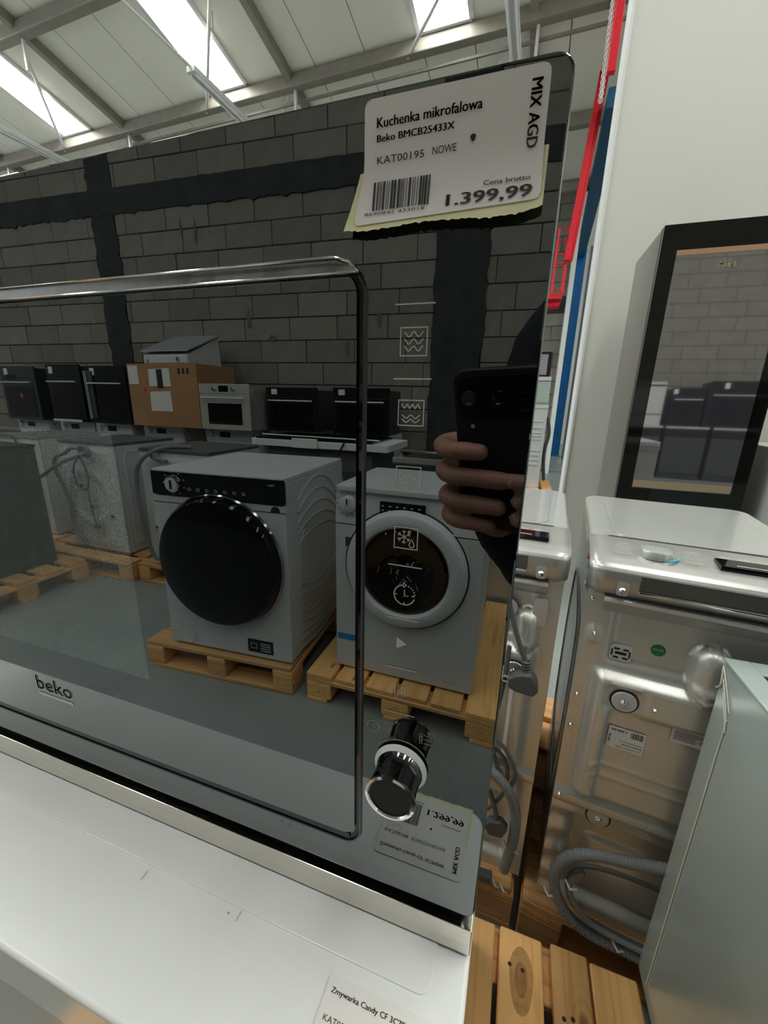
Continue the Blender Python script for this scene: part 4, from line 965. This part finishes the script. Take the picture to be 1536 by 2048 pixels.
def rear_machine(label, loc, rz, w, d, h, seed, group=None, dark=False):
    """washer shown from behind: rear sheet on y=0 facing -y"""
    t = thing('washing_machine', label, 'washing machine', loc, rz, group)
    q = MB(); q.prism(rrect(-w/2, w/2, 0.01, h-.02, .006), .004, d, 'y'); q.obj('cabinet', white, t, .004)
    q = MB(); q.prism(rrect(-w/2-.002, w/2+.002, -.01, d+.01, .012), h-.02, h, 'z'); q.obj('top', silver if seed == 1 else mat_topgrey, t, .003)
    def f(a, b_):
        x = -w/2+w*a; z = .012+(h-.035)*b_; d_ = 0
        r_ = math.hypot(x-.04, z-h*.50); d_ += .012*math.exp(-((r_-.20)/.04)**2)
        if abs(x) < w*.40 and h*.06 < z < h*.93: d_ += .008
        d_ -= .01*math.exp(-(((x+.12)/.05)**2+((z-h*.62)/.12)**2)); return (x, -.002-d_, z)
    q = MB(); q.grid(f, 40, 56); q.obj('rear_sheet', white, t, angle=70)
    for k, (x, z) in enumerate(((.16, h*.72), (.20, h*.35), (-.18, h*.35), (.10, h*.60), (.02, h*.42))):
        q = MB(); q.cyl((x, -.024, z), .010, .02, 'y', 12); q.obj('transit_bolt', black, t)
    for s in (-1, 1):
        q = MB(); q.tube([(p[0], p[1], p[2]) for p in [(s*(w/2+.001), .06, .08), (s*(w/2+.001), .06, h-.10), (s*(w/2+.001), .08, h-.07), (s*(w/2+.001), d-.1, h-.07), (s*(w/2+.001), d-.08, h-.10), (s*(w/2+.001), d-.08, .08)]], .004, 6, closed=True); q.obj('side_swage', white, t)
    return t
mat_topgrey = mat('grey_top_board', (.10, .11, .115), .5)
hz = dark_grey
# rear side with hoses: x grows to the picture's right in the glass, local x is mirrored
t = rear_machine('back of a white washer with tangled grey hoses and a dangling black cord', (-3.05, -1.95, .1445), 180, .585, .52, .855, 0, 'washers seen from behind in the glass')
q = MB(); q.tube(spline([(-.04, -.05, .80), (.05, -.07, .81), (.12, -.08, .77), (.20, -.09, .74), (.25, -.08, .68), (.27, -.06, .60), (.24, -.05, .50), (.20, -.05, .36), (.20, -.05, .22), (.14, -.05, .10), (.12, -.04, .05)], 8), .014, 10); q.obj('drain_hose', grey_hose, t)
q = MB(); q.tube(spline([(-.10, -.05, .79), (-.02, -.08, .76), (.08, -.11, .72), (.18, -.13, .67), (.30, -.14, .60), (.36, -.14, .58)], 8), .014, 10); q.obj('supply_hose', grey_hose, t)
q = MB(); q.tube([(-.06+.05*math.cos(a), -.06-.01*math.sin(a), .79+.04*math.sin(a)) for a in [i*2*PI/20 for i in range(20)]], .012, 8, closed=True); q.obj('hose_loop', grey_hose, t)
q = MB(); q.tube(spline([(-.02, -.06, .77), (.06, -.07, .68), (.07, -.07, .56), (.00, -.07, .50), (-.06, -.07, .55), (-.05, -.07, .66), (-.01, -.07, .75), (-.05, -.07, .70), (-.07, -.07, .60), (-.04, -.07, .48), (-.04, -.06, .30), (-.06, -.06, .22)], 8), .0055, 8); cbx = q.obj('power_cord', cable, t)
q = MB(); q.lathe((-.06, -.06, .20), [(0, 0), (.018, .004), (.020, .03), (0, .04)], 'z', 12); q.obj('plug', plugm, cbx)
t = rear_machine('back of a white washer with one curved black cord, farthest left in the glass', (-4.02, -2.05, .1445), 180, .60, .52, .845, 1, 'washers seen from behind in the glass')
q = MB(); q.tube(spline([(.25, -.03, .84), (.0, -.03, .845), (-.10, -.05, .80), (-.16, -.05, .65), (-.20, -.05, .45), (-.22, -.05, .28), (-.16, -.05, .16)], 8), .008, 8); q.obj('power_cord', black, t)
t = rear_machine('back of a white washer with a thick hose hanging down its corner', (-2.16, -1.885, .1445), 180, .585, .52, .85, 2, 'washers seen from behind in the glass')
q = MB(); q.tube(spline([(-.06, .10, .86), (.05, .02, .865), (.16, -.05, .82), (.25, -.07, .72), (.275, -.07, .55), (.265, -.07, .38), (.262, -.06, .22), (.235, -.05, .10), (.20, -.04, .06)], 8), .015, 10); q.obj('drain_hose', grey_hose, t)
q = MB(); q.tube([(.16, -.03, .80), (.03, -.035, .775)], .014, 10); q.obj('hose_connector', grey_hose, t)
t = thing('dark_appliance', 'dark grey flat sided appliance at the left edge of the glass', 'appliance', (-3.475, -1.37, .1445), 2)
q = MB(); q.prism(rrect(-.30, .32, -.31, .32, .006), .0, .835, 'z'); q.obj('cabinet', dark_grey, t, .004)
bx('top_plate', black, t, -.305, .325, -.315, .335, .8355, .853, .003)
q = MB(); q.prism([(-.10, .10), (.22, .05), (.25, .25), (.05, .30)], .8535, .858, 'z'); q.obj('paper_sheet', paper, t, smooth=False)
q = MB(); q.lathe((.322, .22, .62), [(0, .0012), (.012, .0012), (.012, 0)], 'x', 14); q.obj('red_sticker', red_dot, t, smooth=False)
pallet('wooden pallet under the white washer with tangled hoses', (-3.62, -2.62, 0), 0, 1.0, .82, axis='x', group=None)
pallet('wooden pallet under the dark flat sided appliance', (-3.86, -1.765, 0), 0, .88, .80, axis='x', group=None)
pallet('wooden pallet under the washer with the thick hanging hose', (-2.58, -2.66, 0), 0, .80, .81, axis='x', group=None)
pallet('wooden pallet under the farthest left washer in the glass', (-4.46, -2.62, 0), 0, .80, .80, axis='x', group=None)

# ---- back row along the block wall: washers carrying ovens and a carton
def back_y(x): return -4.45-x*math.tan(math.radians(3))*-1*-1
def small_washer(x, y, i, label):
    t = thing('washing_machine', label, 'washing machine', (x, y, .1445), 180, 'white washers along the block wall')
    w, h, d = .60, .85, .44
    q = MB(); q.prism(rrect(-w/2, w/2, 0.01, h, .01), .0, d, 'y'); q.obj('cabinet', white, t, .005)
    bx('control_panel', white_p, t, -w/2+.003, w/2-.003, -.008, -.0005, h-.125, h-.006, .003)
    q = MB(); q.lathe((.22, -.008, h-.065), [(.034, 0), (.030, -.022), (0, -.022)], 'y', 20); q.obj('program_dial', galv, t)
    bx('display', blackgloss, t, -.04, .10, -.012, -.0085, h-.095, h-.035, .001)
    q = MB(); q.lathe((0, 0, .45), [(.235, 0), (.22, -.035), (.19, -.045), (.165, -.02)], 'y', 36); dr = q.obj('door_ring', white_p, t)
    q = MB(); q.lathe((0, 0, .45), [(.166, -.02), (.10, -.015), (0, -.005)], 'y', 30); q.obj('door_glass', blackgloss, dr)
    q = MB(); q.lathe((-.305+.0, .06, h-.06), [(0, .0), (.014, .0), (.014, .006)], 'x', 12); q.obj('red_sticker', red_dot, t)
    return t
names = ['third white washer left of the carton, under a dark oven', 'second white washer left of the carton, under a dark oven', 'white washer just left of the carton, under a dark oven', 'white washer directly under the brown carton', 'white washer under the cream oven', 'white washer under the middle black oven', 'white washer under the right black oven', 'white washer right of the concrete column by the wall']
xs = [-6.25, -5.42, -4.78, -4.05, -3.13, -2.40, -1.55, .30]
for i, x in enumerate(xs):
    y = {0: -3.55, 1: -3.55, 2: -3.55, 3: -3.60, 4: -3.60, 5: -3.80, 6: -3.72, 7: -3.9}[i]
    small_washer(x, y, i, names[i])
for i, x in enumerate((-6.6, -5.08, -4.12, -3.14, -2.20)):
    pallet(['wooden pallet under the third and second washers by the wall', 'wooden pallet under the washers left of the carton', 'wooden pallet under the washer carrying the carton', 'wooden pallet under the cream and middle oven stacks', 'wooden pallet under the right black oven stack'][i], (x, -4.43-x*.0524, 0), 0, (1.5, .93, .95, .90, .95)[i], .60, axis='x', group=None)
def oven(label, x, y, z, w, h, m_front, kind, rz=180):
    t = thing('built_in_oven', label, 'oven', (x, y, z), rz, 'built-in ovens on the washers by the wall')
    bx('casing', galv if kind == 'cream' else mat_case, t, -w/2+.02, w/2-.02, .022, .45, 0, h-.02, .004)
    bx('door', m_front, t, -w/2, w/2, 0, .020, 0, h*.78, .004); bx('control_panel', m_front, t, -w/2, w/2, 0, .020, h*.785, h, .004)
    if kind == 'cream':
        bx('door_window', blackgloss, t, -w*.34, w*.34, -.002, -.0003, h*.12, h*.58, .0005); bx('display', blackgloss, t, -.06, .06, -.002, -.0003, h*.83, h*.96, .0005)
        for sx in (-.12, .12): q = MB(); q.lathe((sx, 0, h*.89), [(.020, 0), (.018, -.02), (0, -.02)], 'y', 18); q.obj('knob', chrome, t)
    else:
        bx('door_window', blackgloss, t, -w*.42, w*.42, -.002, -.0003, h*.05, h*.62, .0005)
        q = MB(); q.prism(rrect(.17, .24, h*.84, h*.96, .002), -.0012, -.0003, 'y'); q.obj('label', paper, t, smooth=False)
    q = MB(); q.tube([(-w*.43, -.04, h*.70), (w*.43, -.04, h*.70)], .009, 10); hd_ = q.obj('handle', galv, t)
    for sx in (-w*.36, w*.36): q = MB(); q.tube([(sx, 0, h*.70), (sx, -.04, h*.70)], .006, 8); q.obj('handle_post', galv, hd_)
    return t
mat_case = mat('dark_casing', (.055, .062, .062), .4, .3)
bl = mat('black_oven_front', (.010, .011, .013), .15)
TOP = .996
oven('cream compact oven with two knobs right of the brown carton', -3.02, -3.45, TOP, .64, .475, cream_metal, 'cream')
oven('black oven with a steel bar handle right of the cream oven', -2.36, -3.70, TOP, .62, .455, bl, 'b')
oven('black oven with white label, right of the other bar handled one', -1.55, -3.66, TOP, .60, .46, bl, 'b')
oven('black oven next to the concrete column, farthest right in the glass', -.80, -3.95, TOP, .60, .42, bl, 'b') if False else None
oven('dark oven with open fittings just left of the carton', -4.68, -3.45, TOP, .62, .66, bl, 'b')
oven('tall dark oven second to the left of the carton', -5.38, -3.45, TOP, .58, .68, bl, 'b')
oven('dark grey vented oven at the far left on the washers', -6.22, -3.45, TOP, .66, .66, mat_case, 'b')
for o_ in bpy.data.objects:
    if o_.get('label') == 'dark grey vented oven at the far left on the washers':
        q = MB()
        for k in range(9): q.box(.02+.022*k, .032+.022*k, -.0035, -.0022, .50, .56)
        q.obj('vent_slots', black, o_, kind='stuff'); q = MB(); q.lathe((-.02, -.0022, .30), [(0, -.0015), (.028, -.0015), (.028, 0)], 'y', 16); q.obj('red_sticker', red_dot, o_, smooth=False)
    if o_.get('label') == 'dark oven with open fittings just left of the carton':
        for u in (.295, .27): q = MB(); q.tube([(u, -.03, .05), (u+.01, -.03, .60)], .006, 8); q.obj('side_rail', galv, o_)
        bx('open_inner_pane', mat('green_glass', (.05, .075, .07), .15), o_, .20, .305, -.02, -.003, .06, .60, .002)
    if o_.get('label') == 'tall dark oven second to the left of the carton':
        bx('pale_foot_strip', white_p, o_, -.24, .26, -.035, -.021, .0, .03, .003)
t = thing('cardboard_box', 'big brown carton with two white sheets taped on its front', 'box', (-3.84, -3.45, TOP), 180)
q = MB(); q.box(-.49, .49, 0, .62, 0, .68); q.obj('carton', cardboard, t, .004)
for z0, z1, x0 in ((.44, .62, -.13), (.17, .38, -.12)):
    q = MB(); q.prism([(x0, z0), (x0+.31, z0), (x0+.30, z1), (x0+.01, z1+.01)], -.003, -.0005, 'y'); q.obj('paper_sheet', paper, t, smooth=False)
bx('black_tape', ink, t, -.02, .06, -.0045, -.0032, .42, .62); q = MB(); q.prism(rrect(.33, .47, .46, .66, .002), -.003, -.0005, 'y'); q.obj('address_label', paper, t, smooth=False)
q = MB(); q.lathe((.25, -.0005, .40), [(0, -.001), (.020, -.001), (.020, 0)], 'y', 14); q.obj('red_sticker', red_dot, t, smooth=False)
q = MB()
for k, x in enumerate((-.27, -.33, -.39)): q.quad((x, -.0012, .57), (x+.03, -.0012, .57), (x+.03, -.0012, .63), (x, -.0012, .63))
q.obj('printed_marks', ink, t, smooth=False)
t = thing('slanted_appliance', 'white appliance with sloping grey top lying on the brown carton', 'appliance', (-3.84, -3.50, TOP+.682), 180)
q = MB(); q.prism([(0, 0), (.0, .09), (.05, .115), (.50, .33), (.52, 0)], -.35, .27, 'x'); q.obj('cabinet', white, t, .004)
q = MB(); q.prism([(-.01, .125), (-.005, .14), (.50, .355), (.51, .337)], -.37, .30, 'x'); q.obj('sloping_lid', mat('lid_grey', (.30, .32, .33), .4), t, .003)
bx('control_strip', white_p, t, -.34, .26, -.006, -.0005, .01, .085, .002); q = MB(); q.lathe((-.22, -.006, .045), [(.022, 0), (.02, -.012), (0, -.012)], 'y', 16); q.obj('knob', chrome, t)
q = MB(); q.lathe((.21, -.006, .03), [(0, -.001), (.018, -.001), (.018, 0)], 'y', 14); q.obj('red_sticker', red_dot, t, smooth=False)
# hob on polystyrene behind the big washer, grey machine below
t = thing('grey_dishwasher', 'dark grey dishwasher behind the washer with the black door', 'dishwasher', (-1.52, -2.70, .0), 180); t.name = 'dishwasher'
bx('cabinet', mat_topgrey, t, -.46, .46, 0, .55, .02, .962, .005); bx('front_door', dark_grey, t, -.455, .455, -.018, -.0005, .10, .80, .004)
bx('foot_rail', black, t, -.44, .44, .02, .50, 0, .0195)
t = thing('boxed_hob', 'black glass hob in a white polystyrene tray behind the big washer', 'hob', (-1.52, -2.70, .9625), 180)
q = MB(); q.prism(rrect(-.60, .60, -.05, .50, .02), 0, .055, 'z'); q.obj('foam_tray', foam, t, .006)
bx('glass_plate', blackgloss, t, -.46, .56, -.03, .48, .0555, .072, .003); bx('foam_lug', foam, t, -.02, .20, -.075, -.051, 0, .075, .006)
q = MB(); q.tube([(-.52, -.02, .085), (.50, -.02, .09), (.58, .1, .085)], .006, 8); q.obj('metal_rim', galv, t)
q = MB(); q.tube([(-.25, -.06, .06), (-.22, -.07, .0), (-.21, -.06, -.04)], .007, 8); q.obj('cord', black, t)
t = thing('steel_range', 'steel fronted range behind the washer with the blue sticker', 'range', (-.33, -2.23, .0), 180)
bx('body', galv, t, -.42, .42, .0, .55, .03, .93, .006); bx('black_drawer', black, t, -.40, .40, -.02, -.0005, .80, .90, .02); bx('worktop', mat_case, t, -.43, .43, -.03, .56, .9305, .965, .004)
bx('top_rail', galv, t, -.42, .42, -.02, .02, .9655, 1.00, .004); q = MB(); q.tube([(-.40, -.045, 1.03), (.36, -.045, 1.05)], .008, 8); q.tube([(-.40, -.045, 1.03), (-.40, 0, 1.0)], .008, 8); q.tube([(.36, -.045, 1.05), (.36, 0, 1.0)], .008, 8); q.obj('rail_bar', chrome, t)
bx('foot_rail', black, t, -.40, .40, .02, .50, 0, .0295)
# row reflected in the wine cooler door
for i, x in enumerate((2.20, 2.95, 3.70)):
    t = thing('dark_dishwasher', ['dark dishwasher mirrored in the cooler, under the pale microwave', 'dark dishwasher mirrored in the cooler, middle of three', 'dark dishwasher mirrored in the cooler, under the black oven'][i], 'dishwasher', (x, -3.95, 0), 180, 'dark dishwashers mirrored in the wine cooler')
    bx('cabinet', mat_case, t, -.34, .34, 0, .48, .02, .96, .005); bx('door', dark_grey, t, -.335, .335, -.02, -.0005, .12, .80, .004); bx('control_strip', bl, t, -.335, .335, -.02, -.0005, .81, .95, .004)
    bx('worktop', galv, t, -.345, .345, -.03, .48, .9605, 1.00, .004); bx('foot_rail', black, t, -.3, .3, .02, .45, 0, .0195)
t = oven('large black oven with white label mirrored in the cooler door', 3.62, -3.92, 1.0005, .92, .82, bl, 'b')
t = oven('second black oven mirrored in the cooler, behind the pale microwave', 2.86, -3.95, 1.0005, .52, .70, bl, 'b')
t = thing('steel_microwave', 'pale steel microwave mirrored in the wine cooler door', 'microwave', (2.15, -3.93, 1.0005), 180); t.name = 'microwave_oven'
bx('case', white, t, -.33, .33, 0, .36, 0, .80, .004); bx('top_band', black, t, -.32, .32, -.003, -.0005, .72, .75, .0005); bx('lower_band', dark_grey, t, -.32, .32, -.003, -.0005, .20, .22, .0005)

# =================================================================== PHOTOGRAPHER with the phone (mirrored in the black glass)
def ph(a, b_, c): return CAMP+RX*a-RY*b_+RZ*c      # phone frame: right, up, towards the glass
ROT = Matrix((RX, -RY, -RZ)).transposed().to_4x4()
t = thing('mobile_phone', 'black mobile phone held upright in both hands in front of the glass', 'phone', (0, 0, 0))
t.matrix_world = Matrix.Translation(CAMP) @ ROT   # local x right, y up, z away from the glass
q = MB(); q.prism(rrect(-.069, .020, -.133, .030, .013, 8), .0045, .0125, 'z'); q.obj('body', mat('phone_case', (.010, .011, .014), .5), t, .0025, 3)
q = MB(); q.prism(rrect(-.066, .0165, -.130, .027, .009, 8), .0126, .0130, 'z'); q.obj('screen', blackgloss, t)
q = MB(); q.prism(rrect(-.064, .012, -.014, .024, .012, 8), .0030, .0044, 'z'); isl = q.obj('camera_island', mat('phone_island', (.004, .004, .005), .3), t, .0008)
for a in (-.024, -.052):
    q = MB(); q.lathe((a, .004, .0030), [(.0075, 0), (.0070, -.0015), (.0045, -.0015), (.0040, -.0006), (0, -.0006)], 'z', 28); q.obj('lens', dchrome, isl)
q = MB(); q.lathe((0, 0, .0030), [(.0095, 0), (.0090, -.0012), (.0070, -.0012), (.0062, .0002), (0, .0002)], 'z', 28); q.obj('lens', blackgloss, isl)
q = MB(); q.cyl((-.050, -.022, .0036), .0020, .0008, 'z', 10); q.obj('flash', white_p, t)

def limb(q, pts, r0, r1, n=12, sp=6):
    P = spline(pts, sp); q.tube(P, lambda u: r0+(r1-r0)*u, n)
    for p, r in ((P[0], r0), (P[-1], r1)): ball(q, p, r)
def ball(q, c, r, s=(1, 1, 1), n=12, m=8):
    c = Vector(c); prof = [(max(0, r*math.sin(PI*k/m)), -r*math.cos(PI*k/m)) for k in range(m+1)]; prof[0] = (0, -r); prof[-1] = (0, r)
    q2 = MB(); q2.lathe((0, 0, 0), prof, 'z', n); q.add([(c.x+v[0]*s[0], c.y+v[1]*s[1], c.z+v[2]*s[2]) for v in q2.v], q2.f)
person = thing('person', 'person in a black jacket photographing the microwave with a phone', 'person', (.27, -.72, 0))
OFF = Vector((.27, -.72, 0))
def L(p): return Vector(p)-OFF
def T(p): return Vector(p)-OFF+Vector((.0, 0, 0))
body = MB()
# head with face, neck, torso, arms, legs
hc = T((.235, -.640, 1.655))
ball(body, hc, .100, (.78, .95, 1.18), 20, 14); ball(body, hc+Vector((0, .030, -.055)), .062, (.9, .95, 1.0), 14, 10)
ball(body, hc+Vector((0, .098, -.012)), .014, (.8, 1.3, 1.6), 10, 8); ball(body, hc+Vector((0, .093, -.060)), .018, (1.3, .6, .35), 10, 6)
for s in (-1, 1):
    ball(body, hc+Vector((s*.080, -.005, -.008)), .022, (.35, .7, 1.25), 10, 8); ball(body, hc+Vector((s*.032, .078, .022)), .017, (1.2, .6, .5), 10, 6)
body.tube([hc+Vector((0, -.015, -.06)), T((.225, -.675, 1.50))], .055, 14)
limb(body, [T((.215, -.69, 1.42)), T((.215, -.69, 1.20)), T((.215, -.69, .98))], .115, .12, 16)
SL, SR = (.035, -.66, 1.395), (.45, -.68, 1.40)
EL, ER = (.040, -.47, 1.10), (.43, -.47, 1.12)
WL, WR = tuple(ph(-.050, -.150, -.060)), tuple(ph(.040, -.165, -.055))
for S_, E_, W_ in ((SL, EL, WL), (SR, ER, WR)):
    limb(body, [L(S_), L(E_)], .048, .040); limb(body, [L(E_), L(W_)], .038, .026)
for sx in (-1, 1):
    limb(body, [T((.215+sx*.085, -.69, .93)), T((.215+sx*.10, -.67, .50)), T((.215+sx*.105, -.70, .10))], .080, .040)
def finger(q, pts, r0=.0085, r1=.0068): 
    P = spline([L(ph(*p)) for p in pts], 6); q.tube(P, lambda u: r0+(r1-r0)*u, 10); ball(q, P[-1], r1, n=10, m=6); ball(q, P[0], r0, n=10, m=6)
# left hand: palm behind the left side of the phone, four fingers round its edge
limb(body, [L(WL), L(ph(-.050, -.105, -.040)), L(ph(-.052, -.070, -.034))], .026, .022, 12)
ball(body, L(ph(-.050, -.090, -.036)), .030, (1.0, .8, 1.2), 14, 10)
for b0, tip, r_ in ((-.043, -.040, .0080), (-.070, -.020, .0086), (-.099, -.024, .0084), (-.122, -.034, .0074)):
    finger(body, [(-.062, b0-.004, -.034), (-.084, b0-.002, -.022), (-.085, b0, -.004), (-.070, b0, .0065), ((-.070+tip)/2, b0, .0070), (tip, b0-.001, .0052)], r_+.0026, r_+.0006)
finger(body, [(-.050, -.085, -.040), (-.045, -.055, -.030), (-.030, -.040, -.0215)], .0110, .0090)     # thumb on the screen side
# right hand: fingers round the lower right of the phone
limb(body, [L(WR), L(ph(.030, -.125, -.040)), L(ph(.022, -.095, -.034))], .026, .022, 12)
ball(body, L(ph(.028, -.115, -.036)), .030, (1.0, .8, 1.2), 14, 10)
for b0, tip, r_ in ((-.070, -.010, .0088), (-.090, -.004, .0088), (-.110, -.006, .0084), (-.128, .002, .0074)):
    finger(body, [(.025, b0-.010, -.034), (.038, b0-.006, -.020), (.036, b0-.002, -.002), (.026, b0, .0055), ((.026+tip)/2, b0, .0062), (tip, b0, .0052)], r_+.0008, r_-.0010)
finger(body, [(.025, -.105, -.040), (.012, -.075, -.030), (.002, -.060, -.0215)], .0110, .0090)
bo = body.obj('body', skin, person)
md = bo.modifiers.new('fuse', 'REMESH'); md.mode = 'VOXEL'; md.voxel_size = .0035; md.use_smooth_shade = True
nails = MB()
for b0, tip in ((-.041, -.043), (-.071, -.0235), (-.100, -.0275), (-.123, -.037), (-.070, -.007), (-.090, -.001)):
    ball(nails, L(ph(tip, b0, .0105)), .0048, (1.1, .5, .9), 10, 6)
nails.obj('fingernails', mat('nail_skin', (.50, .27, .22), .35), person, kind='stuff')
# clothes as their own surfaces over the body
jk = MB(); limb(jk, [L((.045, -.66, 1.425)), L((.12, -.66, 1.51)), L((.20, -.67, 1.575))], .085, .095, 16)
limb(jk, [T((.215, -.70, 1.40)), T((.215, -.70, 1.20)), T((.215, -.70, .90))], .150, .160, 20)
ball(jk, T((.215, -.70, 1.42)), .135, (1.45, .95, .62), 20, 12); limb(jk, [T((.215, -.70, 1.10)), T((.215, -.70, .88))], .165, .175, 20)
jk.tube([T((.222, -.69, 1.44)), T((.228, -.675, 1.535))], .072, 16)
for S_, E_, W_ in ((SL, EL, WL), (SR, ER, WR)):
    e = Vector(W_)+(Vector(E_)-Vector(W_))*.12; limb(jk, [L(S_), L(E_)], .078, .062, 14); limb(jk, [L(E_), L(tuple(e))], .060, .040, 14)
    ball(jk, L(S_), .082, n=14, m=10)
jo = jk.obj('jacket', cloth_black, person); md = jo.modifiers.new('fuse', 'REMESH'); md.mode = 'VOXEL'; md.voxel_size = .009; md.use_smooth_shade = True
tr = MB()
limb(tr, [T((.215, -.70, .95)), T((.215, -.70, .88))], .135, .14, 18)
for sx in (-1, 1): limb(tr, [T((.215+sx*.085, -.70, .88)), T((.215+sx*.10, -.68, .50)), T((.215+sx*.105, -.71, .07))], .105, .068, 16)
to = tr.obj('trousers', trouser, person); md = to.modifiers.new('fuse', 'REMESH'); md.mode = 'VOXEL'; md.voxel_size = .010; md.use_smooth_shade = True
for sx in (-1, 1):
    q = MB(); limb(q, [T((.215+sx*.105, -.74, .045)), T((.215+sx*.11, -.60, .040)), T((.215+sx*.115, -.53, .032))], .045, .032, 14); q.obj('shoe', black, person)
hr = MB(); ball(hr, hc+Vector((0, -.018, .030)), .105, (.80, .98, 1.05), 20, 14); hr.obj('hair', mat('dark_hair', (.02, .014, .01), .7, bump=.5, bscale=150), person)
for s in (-1, 1): q = MB(); ball(q, hc+Vector((s*.032, .083, .016)), .0105, n=12, m=8); q.obj('eye', mat('eye', (.6, .6, .58), .2), person)
